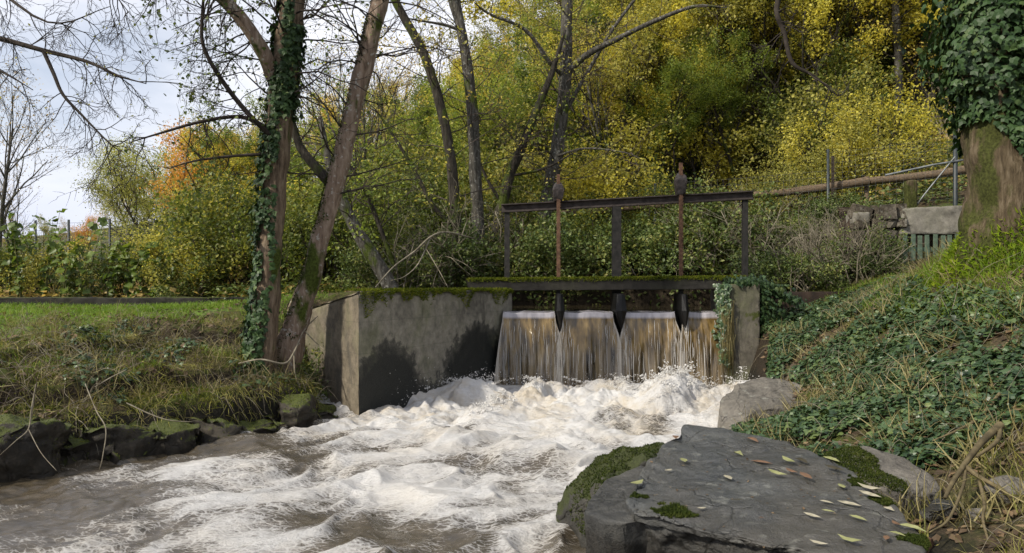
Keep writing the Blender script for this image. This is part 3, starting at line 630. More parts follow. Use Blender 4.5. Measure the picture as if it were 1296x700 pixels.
mb = MB(); scatter(mb, TUFT, P, frames(N, rg=rg), np.c_[rg.uniform(.09, .2, n), rg.uniform(.02, .06, n), rg.uniform(.012, .05, n)])
tag(mb.build('moss', M['moss'], wall), kind='stuff')

pil = thing('concrete_pillar', (3.55, 11.75, 0), 'square weathered concrete pillar half wrapped in ivy right of the weir', 'pillar')
V, F3 = hull([(x, y, z) for x in (3.335, 3.775) for y in (11.55, 12.75) for z in (-.4, 1.58)], .015, .09, .016, 4, 5)
MB().add(V, [F3]).build('shaft', M['concrete'], pil)

BL, BR = A(-.74, 12.62), A(3.74, 12.12)                            # front edge of the footbridge
bd = nrm(BR-BL); bin_ = A(-bd[1], bd[0])
br = thing('footbridge', (BL[0], BL[1], 1.45), 'narrow dark footbridge slab with moss along its top over the weir', 'footbridge')
V, F3 = hull([tuple(p+bin_*d)+(z+dz,) for p, z in ((BL, 1.46), (BR, 1.50)) for d in (0, .48) for dz in (0, .19)], .012, .11, .010, 6, 2)
MB().add(V, [F3]).build('slab', M['slabdark'], br)
n = 9000; s = rg.random(n); dep = np.where(rg.random(n) < .5, rg.random(n)**2*.06, rg.random(n)*.48); P = np.c_[BL+(BR-BL)*s[:, None]+bin_*dep[:, None], 1.652+.04*s]
lip = rg.random(n) < .22; P[lip] = np.c_[(BL+(BR-BL)*s[lip, None]-bin_*.006), 1.65+.04*s[lip]-rg.random(lip.sum())**2*.06*(.6+1.2*np.abs(pn(xyz(s[lip]*14, s[lip]*0))))]
N = np.where(lip[:, None], np.r_[-bin_, .6], A(0, 0, 1))+rg.normal(0, .4, (n, 3))
mb = MB(); scatter(mb, TUFT, P, frames(N, rg=rg), np.c_[rg.uniform(.08, .2, n), rg.uniform(.03, .06, n), rg.uniform(.02, .04, n)])
tag(mb.build('moss', M['moss'], br), kind='stuff')

def ibeam(mb, a, b, w, h, tw=.014, up=(0, 0, 1)):
    a, b = np.asarray(a, float), np.asarray(b, float); t = nrm(b-a); r = nrm(np.cross(t, np.asarray(up, float))); u = np.cross(r, t)
    for s_ in (-1, 1): bar(mb, a+u*s_*(h-tw)/2, b+u*s_*(h-tw)/2, w, tw, up)
    bar(mb, a, b, tw, h-2*tw, up); return mb
fr = thing('lifting_frame', (1.7, 12.2, 1.65), 'dark steel portal frame of three posts and a top beam over the sluice', 'frame')
fl_, fr_ = W(635, 266, 12.9), W(953, 249, 12.45)
mb = MB(); ibeam(mb, fl_, fr_, .14, .14, .018); mb.build('beam', M['beamsteel'], fr, smooth=False)
def on_beam(px): 
    t = (px-635)/(953-635); return fl_+(fr_-fl_)*t
for px_, w_, zb in ((642, .09, 1.64), (783, .145, .95), (943, .085, 1.68)):
    p = on_beam(px_); q = p.copy(); q[2] = zb; mb = MB(); ibeam(mb, p-A(0, 0, .075), q, w_, w_*.95, .014, up=(0, 1, 0)); mb.build('post', M['steel'], fr, smooth=False)

def lathe(mb, c, prof, k=14):
    a = np.arange(k)*2*np.pi/k; V = np.array([[c[0]+r*np.cos(t), c[1]+r*np.sin(t), c[2]+z] for r, z in prof for t in a]); n = len(prof)
    i = np.arange(n*k).reshape(n, k); nx = np.roll(i, -1, 1); return mb.add(V, [np.stack([i[:-1], nx[:-1], nx[1:], i[1:]], -1).reshape(-1, 4), i[-1:, :], i[:1, ::-1]])
for px_, side, lab, hh in ((708, -1, 'rusty sluice gate rack with red and black gear box, left of the middle post', .96), (862, 1, 'rusty sluice gate rack with black gear box, right of the middle post', 1.1)):
    p = on_beam(px_)+A(0, -.115, 0); sg = thing('sluice_gate', (p[0], p[1], 1.3), lab, 'sluice gate')
    mb = MB(); bar(mb, A(p[0], p[1], .98), A(p[0], p[1], p[2]+.53*hh), .055, .045, up=(0, 1, 0))
    for z in np.arange(1.7, p[2]+.4, .045): box(mb, (p[0]+.034, p[1], z), (.014, .04, .02))
    mb.build('rack', M['rust'], sg, smooth=False)
    q = p+A(0, .03, .07); pts = [q+A(sx*w_, sy*w_*.8, z_*hh) for z_, w_ in ((0, .075), (.05, .06), (.12, .085), (.2, .095), (.27, .07), (.32, .04)) for sx in (-1, 1) for sy in (-1, 1)]
    V, F3 = hull([c_+rg.normal(0, .008, 3) for c_ in pts], .015, .03, .012, 12, px_); gb = MB().add(V, [F3]).build('gear_box', M['blackiron'], sg)
    mb = MB(); c = q+A(side*-.035, -.07, .17*hh); V, F3 = hull([c+A(x_, y_, z_) for x_ in (-.045, .04) for y_ in (-.03, .03) for z_ in (-.03, .13)], .012, .04, .01, 9, 3); mb.add(V, [F3]); mb.build('pinion_cover', M['oldred'], gb)
    mb = MB(); Tubes().add([p+A(.09, 0, .19), p+A(.15, -.01, .19), p+A(.20, -.02, .13)], [.013, .013, .011], 6).into(mb); mb.build('crank_stub', M['blackiron'], gb)
    mb = MB(); v = []
    for z, hw in ((1.50, .03), (1.36, .045), (1.2, .06), (1.05, .04), (.93, .01)): v += [(p[0]-hw, p[1]-.03, z), (p[0]+hw, p[1]-.03, z), (p[0]+hw, p[1]+.03, z), (p[0]-hw, p[1]+.03, z)]
    f = [[4*i+j, 4*i+(j+1) % 4, 4*(i+1)+(j+1) % 4, 4*(i+1)+j] for i in range(4) for j in range(4)]
    mb.add(np.array(v), [np.array(f), np.array([[0, 1, 2, 3], [19, 18, 17, 16]])]); mb.build('guide_block', M['pier'], sg, smooth=False)
mb = MB(); V, F3 = hull([(x, y, z) for x in (3.98, 5.62) for y in (12.25, 12.37) for z in (1.0, 1.455)], .006, .2, .006, 3, 1); mb.add(V, [F3])
tag(mb.build('steel_plate', M['rustplate'], None, (4.8, 12.3, 1.0)), 'dark rusty steel plate edging the bank right of the concrete pillar', 'steel plate')

# ------------------------------------------------------------------ boulders and stones
slab_top = [W(870, 543, 5.68), W(915, 545, 5.64), W(1000, 560, 5.31), W(1080, 600, 4.59), W(1130, 640, 4.05), W(1172, 682, 3.6), W(1165, 735, 3.2), W(1010, 694, 3.48), W(890, 668, 3.73), W(800, 652, 3.92), W(792, 636, 4.12), W(818, 590, 4.78), W(838, 566, 5.2)]
slab_low = [A(p[0]+(.06 if p[0] < 1 else .1), p[1]+(.55 if p[1] < 4.1 else .1), -.35) for p in slab_top]+[A(p[0], p[1]+.03, p[2]-.10) for p in slab_top if p[1] < 4.1]
V, F3 = hull(slab_top+slab_low, .014, .04, .040, 2.8, 12, 7)
upm = V[:, 2] > .30; V[:, 2] += np.where(upm, .018*fbm(V*A(3.5, 3.5, 0)+2, 3)-.012*sst(.0, .02, np.abs(pn(V*A(1.4, 1.9, 0)+4))-.01)*0, 0)
front = (V[:, 1] < 4.2) & (V[:, 2] < .42); V[front] += (fbm(V[front]*5+3, 4, fn=np.abs)[:, None]*A(.0, .10, .0))
slab = thing('boulder', (1.3, 4.6, 0), 'large flat slate-grey rock strewn with fallen leaves in the right foreground', 'rock')
MB().add(V, [F3]).build('stone', M['slab'], slab); SLAB = (V, F3)
def moss_on(V, F, test, n, m, parent, rg, h=(.007, .018), w=(.05, .12), name='moss'):
    a, b, c = V[F[:, 0]], V[F[:, 1]], V[F[:, 2]]; kf = test((a+b+c)/3, nrm(np.cross(b-a, c-a))); fr = max(kf.mean(), .002); F = F[kf] if kf.any() else F; n = int(n*max(fr, .05))
    P, N = surf(V, F, n, rg); k = test(P, N); P, N = P[k], nrm(N[k]+rg.normal(0, .45, (k.sum(), 3))); n = len(P)
    mb = MB(); scatter(mb, TUFT, P-N*.002, frames(N, rg=rg), np.c_[rg.uniform(*w, n), rg.uniform(h[0], h[1], n), rg.uniform(h[0], h[1], n)])
    return tag(mb.build(name, m, parent), kind='stuff')
rg = RG(31)
def near(c, r): return lambda P, N: (np.linalg.norm((P-c)*A(1, 1, 1), axis=1)+.11*pn(P*9)+.07*pn(P*25) < r) & (N[:, 2] > .2)
for c, r in ((W(855, 645, 3.95), .10), (W(805, 625, 4.2), .07), (W(1095, 615, 4.4), .09), (W(1120, 640, 4.1), .07), (W(1165, 690, 3.55), .09)):
    moss_on(SLAB[0], SLAB[1], near(c, r), 60000, M['moss_dark'], slab, rg)

def boulder(pts, m, label, loc, seed, bevel=.06, amp=.05, tgt=.05, name='boulder', mossf=None, nm=20000, mm='moss_dark', **kw):
    V, F = hull(pts, bevel, tgt, amp, 2.6, seed, 6, **kw); t = thing(name, loc, label, 'rock'); MB().add(V, [F]).build('stone', m, t)
    if mossf is not None: moss_on(V, F, mossf, nm, M[mm], t, rg)
    return t, V, F
lobe = [W(708, 656, 5.25), W(724, 622, 5.2), W(748, 592, 5.3), W(785, 570, 5.4), W(832, 562, 5.5), W(846, 575, 5.2), W(806, 592, 4.75), W(770, 612, 4.6), W(750, 640, 4.6)]
boulder(lobe+[A(p[0]+.02, p[1], -.3) for p in lobe], M['rock_moss'], 'dark moss-covered rock tucked against the left of the large flat rock', (.7, 5.1, 0), 41, bevel=.03, amp=.11, mossf=lambda P, N: (N[:, 2]+1.7*pn(P*4.5)+.8*pn(P*13) > .55) & (P[:, 2] > .06), nm=34000)
ch = [W(740, 650, 4.08), W(748, 628, 4.32), W(772, 606, 4.62), W(812, 591, 4.86), W(838, 606, 4.6), W(832, 656, 3.96), W(790, 664, 3.9), W(765, 664, 3.95)]
boulder(ch+[A(p[0]+.05, p[1]+.2, -.3) for p in ch], M['rock_dark'], 'angular grey stone block wedged beside the mossy rock by the foam', (.6, 4.4, 0), 43, bevel=.015, amp=.03)
b2 = [W(1044, 574, 4.95), W(1070, 565, 5.1), W(1100, 564, 5.15), W(1150, 580, 5.0), W(1185, 606, 4.7), W(1196, 626, 4.55), W(1180, 640, 4.5), W(1120, 620, 4.5), W(1060, 600, 4.6)]
boulder(b2+[A(p[0]*.96+.09, p[1]+.12, .0) for p in b2], M['rock_warm'], 'rounded brown boulder with dark moss on its left end behind the flat rock', (2.4, 4.8, 0), 45, bevel=.04, amp=.03, tgt=.04,
        mossf=lambda P, N: (P[:, 0]+.12*pn(P*6) < 2.34) & (N[:, 2] > .1), nm=70000)
b3 = [W(906, 535, 8.3), W(910, 510, 8.5), W(930, 488, 8.8), W(962, 475, 9.1), W(1000, 480, 9.0), W(1030, 492, 8.8), W(1015, 515, 8.3), W(960, 520, 8.1), W(925, 540, 8.0)]
boulder(b3+[A(p[0], p[1], -.3) for p in b3], M['rock_warm'], 'pale grey boulder at the foot of the concrete pillar beside the foam', (2.9, 8.6, 0), 47, bevel=.09, amp=.07)

bank = [  # px, py of the top centre, distance, width, depth, height, label
    (8, 520, 6.35, .75, .8, .75, 'dark mossy boulder cut by the left edge, above the waterline'),
    (70, 548, 6.75, .55, .6, .55, 'black wet stone at the waterline next to the leftmost mossy boulder'),
    (135, 530, 7.0, .75, .7, .62, 'broad flat-topped stone with a bare tan patch on the left bank'),
    (205, 536, 7.25, .6, .6, .50, 'mossy stone in the bank right of the flat tan-patched stone'),
    (265, 528, 7.7, .65, .6, .48, 'squat dark stone in the middle of the left bank edge'),
    (318, 520, 8.1, .6, .6, .46, 'dark layered stone right of the middle of the left bank edge'),
    (368, 512, 8.6, .55, .6, .44, 'mossy layered stone below the ivy-clad trunk'),
    (408, 512, 9.1, .45, .55, .38, 'small black stone at the waterline touching the concrete wall'),
    (150, 496, 7.9, 1.1, .5, .35, 'long mossy ledge stone in the second row of the left bank'),
    (300, 492, 8.6, .9, .5, .30, 'flat mossy ledge stone set back just below the ivy-clad trunk')]
for i, (px_, py_, Y, w, d, h, lab) in enumerate(bank):
    c = W(px_, py_, Y); r_ = RG(300+i); pts = []; c[2] -= r_.uniform(.0, .16)
    for z, sc in ((0, 1.0), (-.10, 1.08), (-h, 1.0), (-h-.35, .9)):
        for a in np.linspace(0, 2*np.pi, 9)[:-1]+r_.random()*.6:
            pts.append(c+A(np.cos(a)*w/2*sc*r_.uniform(.6, 1.2), np.sin(a)*d/2*sc*r_.uniform(.6, 1.2)+.12, z+r_.normal(0, .05)))
    boulder(pts, M['rock_bank'], lab, (c[0], c[1], max(0, c[2]-h)), 50+i, bevel=.035, amp=.10, tgt=.062, name='bank_stone', amp2=-.12,
            mossf=lambda P, N: (N[:, 2]+.7*pn(P*4) > .38), nm=5200, mm='moss')
for i, (px_, py_, Y, s, m, lab) in enumerate(((1165, 657, 4.0, .09, 'rust', 'small orange-brown stone beside the right end of the flat rock'), (1238, 640, 4.2, .07, 'rock_warm', 'small pale grey pebble among the roots'),
        (1275, 645, 4.3, .16, 'rock_warm', 'rounded grey-brown stone half buried at the right edge'), (1190, 648, 4.35, .13, 'slab', 'small wet dark stone under the brown boulder'))):
    c = W(px_, py_, Y); c[2] = gp(c[0], c[1])[2]+s*.15; r_ = RG(400+i); pts = c+nrm(r_.normal(size=(22, 3)))*A(s, s*.8, s*.62)
    V, F = hull(pts, s*.2, s*.3, s*.12, 6, i); mb = MB().add(V, [F]); tag(mb.build('stone', M[m], None, c), lab, 'stone')

# ------------------------------------------------------------------ fallen leaves on the flat rock
rk = SLAB[0]
def rock_top(x, y):
    d = (rk[:, 0]-x)**2+(rk[:, 1]-y)**2-(rk[:, 2] > .25)*10; j = np.argsort(d)[:4]; return float(rk[j, 2].max())
M['leaf_pale'] = simple('pale green fallen leaf', (.17, .18, .07), (.31, .31, .14), 30, .5, .4, .1)
M['leaf_cream'] = simple('cream fallen leaf', (.24, .22, .15), (.42, .38, .28), 30, .5, .4, .1)
M['leaf_brown'] = simple('brown fallen leaf', (.10, .055, .032), (.20, .115, .068), 30, .5, .4, .1)
M['leaf_dark'] = simple('dark wet leaf', (.025, .022, .014), (.06, .05, .03), 30, .4, .5, .1)
fallen = [  # px, py, length px, heading, colour, label tail
    (865, 585, 13, 80, 'leaf_pale', 'yellow-green leaf upright near the rock top left'), (846, 597, 11, 20, 'leaf_cream', 'small cream leaf below the upright yellow-green one'),
    (790, 612, 14, 10, 'leaf_brown', 'pinkish brown leaf on the step at the rock left end'), (806, 616, 20, 25, 'leaf_pale', 'long yellow leaf on the step at the rock left end'),
    (855, 557, 18, 60, 'leaf_brown', 'orange-brown leaf leaning on the back edge of the rock'), (888, 647, 12, 10, 'leaf_cream', 'curled white leaf beside the moss patch'),
    (932, 643, 13, 175, 'leaf_dark', 'dark curled leaf in the middle of the rock'), (921, 604, 10, 95, 'leaf_cream', 'tan forked leaf in the middle of the rock'),
    (952, 562, 13, -45, 'leaf_brown', 'red-brown leaf on the back edge of the rock'), (964, 587, 22, -10, 'leaf_brown', 'broad orange-brown leaf left of the forked twig'),
    (984, 604, 18, -30, 'leaf_pale', 'pale green leaf below the orange-brown leaf'), (998, 588, 22, -55, 'leaf_pale', 'long pale leaf at the end of the forked twig'),
    (1014, 588, 14, -50, 'leaf_dark', 'dark leaf right of the forked twig'), (1020, 607, 12, -70, 'leaf_brown', 'red-brown leaf right of centre'),
    (1052, 587, 15, -40, 'leaf_pale', 'pale green leaf near the right back edge'), (1056, 600, 17, -30, 'leaf_dark', 'dark slender leaf near the right back edge'),
    (1065, 618, 10, 70, 'leaf_pale', 'small yellow leaf right of centre'), (1046, 640, 13, -20, 'leaf_cream', 'tan leaf near the lower middle'),
    (1075, 643, 22, -20, 'leaf_cream', 'cream curled leaf in the lower middle'), (1028, 656, 16, -30, 'leaf_cream', 'white curled leaf near the front edge'),
    (1048, 654, 13, -12, 'leaf_pale', 'slender pale leaf beside the white curled leaf'), (1086, 660, 15, -35, 'leaf_pale', 'oval yellow-green leaf in the lower right'),
    (1101, 633, 22, -35, 'leaf_cream', 'large pale leaf near the right edge'), (1100, 622, 20, -25, 'leaf_cream', 'thin cream leaf at the right edge'),
    (1134, 664, 11, 80, 'leaf_brown', 'dark brown leaf at the lower right'), (1154, 671, 32, -25, 'leaf_pale', 'longest pale green leaf at the lower right'),
    (1136, 681, 14, -30, 'leaf_pale', 'short pale leaf under the longest leaf'), (1122, 688, 14, 40, 'leaf_brown', 'round brown leaf at the bottom right'),
    (1075, 690, 22, -25, 'leaf_pale', 'olive leaf at the bottom middle'), (1036, 696, 18, -20, 'leaf_cream', 'white leaf at the bottom edge'),
    (1125, 648, 9, -40, 'leaf_cream', 'tiny white leaf near the right edge'), (964, 660, 6, 0, 'leaf_brown', 'tiny tan leaf near the front edge'),
    (934, 579, 9, -30, 'leaf_pale', 'small yellow leaf near the rock top'), (1002, 600, 10, -45, 'leaf_brown', 'small pinkish leaf below the forked twig')]
rg = RG(61)
for i, (px_, py_, L, hd, m, lab) in enumerate(fallen):
    Y = 1.415/(.05+(py_-352)/960); x = (px_-648)/960*Y; z = rock_top(x, Y)+.006; s = L/960*Y*1.15; a = math.radians(hd)
    tm = LONGLEAF if L > 9 else LEAF; dY = -math.sin(a)*s/(1.415*960/Y**2)*960/Y*.75*-1; dX = math.cos(a)*s
    h2 = math.atan2(dY, dX); s = min(math.hypot(dX, dY), .135); v = (tm[0]-A(0, .5, 0))*A(1.25, 1, 1)*s; v[:, 2] += s*(rg.uniform(.1, .9)*(v[:, 1]/s)**2+rg.uniform(0, .5)*np.abs(v[:, 0]/s))
    c_, s_ = math.cos(h2-math.pi/2), math.sin(h2-math.pi/2); v = np.stack([v[:, 0]*c_-v[:, 1]*s_, v[:, 0]*s_+v[:, 1]*c_, v[:, 2]+.004], -1)
    mb = MB(); mb.add(v+A(x, Y, z), tm[1]); o = mb.build('fallen_leaf', M[m], None, (x, Y, z), smooth=True)
    tag(o, lab+(' of the flat rock' if 'rock' not in lab and 'twig' not in lab and 'leaf beside' not in lab else ''), 'leaf', 'fallen leaves on the flat rock')

P, N = surf(SLAB[0], SLAB[1], 900, rg); k = (N[:, 2] > .75) & (pn(P*2.3+5)+.3*rg.normal(size=900) > .05); P, N = P[k][:170], N[k][:170]; mb = MB()
scatter(mb, LEAF, P+A(0, 0, .003), frames(nrm(N+rg.normal(0, .3, N.shape)), rg=rg), np.clip(rg.lognormal(-4.1, .5, len(P)), .006, .035)); tag(mb.build('leaf_debris', M['litter'], slab, smooth=False), kind='stuff')
# ------------------------------------------------------------------ branching plants
def grow(T, tips, p, d, L, r, lvl, rg, nseg=5, up=.05, wob=.16, kids=(0, 4, 5, 6), spread=.8, ratio=.58, seg=5, t0=.3):
    pts = [p]; dd = nrm(np.asarray(d, float)); ds = [dd]
    for i in range(nseg):
        dd = nrm(dd+wob*rg.normal(size=3)+A(0, 0, up)); p = p+dd*L/nseg; pts.append(p); ds.append(dd)
    pts = np.array(pts); rad = r*np.linspace(1, .32, nseg+1); T.add(pts, rad, seg if lvl > 1 else (4 if lvl == 1 else 3))
    if lvl == 0: tips.append(pts[1:]); return
    for k in range(kids[lvl]):
        t = t0+(1-t0)*(k+rg.random())/kids[lvl]; f = t*nseg; i = min(int(f), nseg-1); q = pts[i]+(pts[i+1]-pts[i])*(f-i)
        side = rg.normal(size=3); side = nrm(side-ds[i]*np.dot(side, ds[i])); nd = nrm(ds[i]+side*spread*rg.uniform(.6, 1.4))
        grow(T, tips, q, nd, L*ratio*rg.uniform(.6, 1.2)*(1.15-.5*t), max(rad[i]*.6, .003), lvl-1, rg, max(3, nseg-1), up, wob, kids, spread, ratio, seg, .25)
    if lvl >= 1: tips.append(pts[-2:])
def leaves(mb, tips, n, sig, size, rg, tm=LEAF, droop=.3):
    tp = np.concatenate(tips); P = tp[rg.integers(len(tp), size=n)]+rg.normal(0, sig, (n, 3))
    N = nrm(rg.normal(size=(n, 3))+A(0, 0, .9)); scatter(mb, tm, P, frames(N, rg.normal(size=(n, 3))+A(0, 0, -droop)), rg.uniform(*size, n)); return mb
VAR = {}
def variant(key, seed, H, lvlkids, leafmat, nl, size, sig, bark, shrub=False, spread=.8, up=.06, ratio=.58, tm=LEAF):
    rg = RG(seed); T = Tubes(); tips = []
    if shrub:
        for k in range(shrub):
            a = rg.random()*6.28; rr = rg.random()*.35; grow(T, tips, A(rr*np.cos(a), rr*np.sin(a), -.1), A(np.cos(a)*.55, np.sin(a)*.55, 1), H*rg.uniform(.7, 1.05), .02+.012*H*.3, 2, rg, 5, up, .2, lvlkids, spread, ratio, 5, .25)
    else: grow(T, tips, A(0, 0, -.3), A(rg.normal(0, .06), rg.normal(0, .06), 1), H, H*.017, 3, rg, 7, up, .10, lvlkids, spread, ratio, 7, .28)
    mb = MB(); T.into(mb); V, F = mb.arrays(); byk = {}
    for f in F: byk.setdefault(f.shape[1], []).append(f)
    me1 = mesh_np('stems' if shrub else 'trunk', V, [np.concatenate(v) for v in byk.values()]); me1.materials.append(M[bark])
    me2 = None
    if nl:
        mb = MB(); leaves(mb, tips, nl, sig, size, rg, tm); V, F = mb.arrays(); me2 = mesh_np('crown', V, F, False); me2.materials.append(M[leafmat])
    VAR[key] = (me1, me2, 'stems' if shrub else 'trunk')
K = (0, 4, 5, 13)
for s in range(2):
    variant(('yellow', s), 500+s, 7.5, K, 'yellow', 15000, (.075, .14), .15, 'bark_dark', spread=.9)
    variant(('gold', s), 510+s, 7.5, K, 'gold', 14000, (.07, .135), .15, 'bark_dark', spread=.9)
    variant(('olive', s), 520+s, 8.0, K, 'olive', 14500, (.07, .135), .15, 'bark_dark', spread=.85)
    variant(('tan', s), 530+s, 7.5, K, 'tan', 5200, (.08, .14), .26, 'bark_grey', spread=.9)
    variant(('green', s), 540+s, 7.0, K, 'green', 14500, (.07, .135), .15, 'bark_dark', spread=.85)
    variant(('bare', s), 550+s, 7.0, (0, 5, 6, 13), 'tan', 1600, (.06, .11), .2, 'bark_grey', spread=.8, up=.1)
variant(('pale', 0), 560, 8.0, K, 'palegreen', 10000, (.09, .16), .3, 'bark_dark', spread=1.0)
variant(('russet', 0), 561, 6.0, K, 'russet', 9000, (.08, .15), .24, 'bark_dark', spread=.9)
variant(('holly', 0), 562, 7.5, (0, 5, 6, 17), 'evergreen', 22000, (.07, .13), .20, 'bark_dark', spread=1.0, ratio=.42)
SK = (0, 4, 5, 6)
for s in range(3):
    variant(('bramble', s), 600+s, 1.5, SK, 'bramble', 5200, (.06, .12), .13, 'greytwig', shrub=9, spread=.9, up=-.06, ratio=.62)
    variant(('gshrub', s), 610+s, 2.4, SK, 'shrubgreen', 4600, (.06, .12), .16, 'darktwig', shrub=8, spread=.8, up=.02)
    variant(('yshrub', s), 620+s, 2.6, SK, 'yellow', 4200, (.06, .12), .17, 'darktwig', shrub=7, spread=.8, up=.02)
    variant(('oshrub', s), 640+s, 2.4, SK, 'olive', 4200, (.06, .12), .17, 'darktwig', shrub=7, spread=.8, up=.02)
    variant(('twigs', s), 630+s, 1.9, (0, 4, 6, 6), None, 0, None, 0, 'greytwig', shrub=10, spread=.8, up=-.02, ratio=.65)

ORD = ['nearest', 'second nearest', 'third nearest', 'fourth nearest', 'fifth nearest', 'sixth nearest', 'seventh nearest', 'eighth nearest', 'ninth nearest', 'tenth nearest']+['%dth nearest' % i for i in range(11, 40)]
def band(px):
    for lim, tx in ((110, 'near the far left edge'), (290, 'left of the ivy-clad trunk'), (400, 'behind the ivy-clad trunk'), (520, 'behind the leaning mossy trunk'), (640, 'behind the two slender trunks'), (720, "above the frame's left post"),
                    (830, "above the frame's middle post"), (960, "above the frame's right post"), (1110, 'above the long log rail'), (1500, 'beside the big ivied tree')):
        if px < lim: return tx
NAMES = {'yellow': ('yellow_tree', 'bright yellow-leaved tree'), 'gold': ('golden_tree', 'golden-leaved tree'), 'olive': ('olive_tree_crown', 'olive-green tree'), 'tan': ('thinning_tree', 'thin tan-leaved tree'), 'green': ('green_tree', 'green-leaved tree'),
         'bare': ('bare_tree', 'grey leafless tree'), 'pale': ('pale_tree', 'pale green broad tree'), 'russet': ('russet_tree', 'orange russet tree'), 'holly': ('evergreen_tree', 'dark evergreen holly tree'),
         'bramble': ('bramble_bush', 'dark green bramble bush'), 'gshrub': ('green_shrub', 'leafy green shrub'), 'yshrub': ('yellow_shrub', 'yellow-leaved shrub'), 'oshrub': ('olive_shrub', 'olive-leaved shrub'), 'twigs': ('bare_shrub', 'leafless twiggy grey bush')}
NAMES['olive'] = ('broadleaf_tree', 'olive-green tree')
PLANTS = []
def plant(kind, var, x, y, s, rz=None, z=None, sz=1.0):
    rg = RG(int(abs(x*1000+y*77)) % 99991); rz = rg.random()*6.28 if rz is None else rz
    me1, me2, nm = VAR[(kind, var)]; g = gp(x, y)
    o = empty(NAMES[kind][0], (x, y, g[2] if z is None else z), rz, s); o.scale[2] = s*sz
    put(nm, me1, None, o)
    if me2 is not None: put('crown', me2, None, o)
    PLANTS.append((kind, x, y, o)); return o
def label_plants():
    cnt = {}
    for kind, x, y, o in sorted(PLANTS, key=lambda p: p[2]):
        place = 'on the bank' if y < 17.5 else ('on the hillside' if x/y > -.30 else 'beyond the lawn')
        b = band(648+960*x/y); k = (kind, b, place); i = cnt.get(k, 0); cnt[k] = i+1
        tag(o, f"{ORD[i]} {NAMES[kind][1]} {place} {b}", 'tree' if 'tree' in NAMES[kind][0] else 'shrub', 'trees and shrubs of the wooded hillside' if y > 17.5 else 'shrubs behind the weir')

rg = RG(71)
def at(px, Y): return (px-648)/960*Y
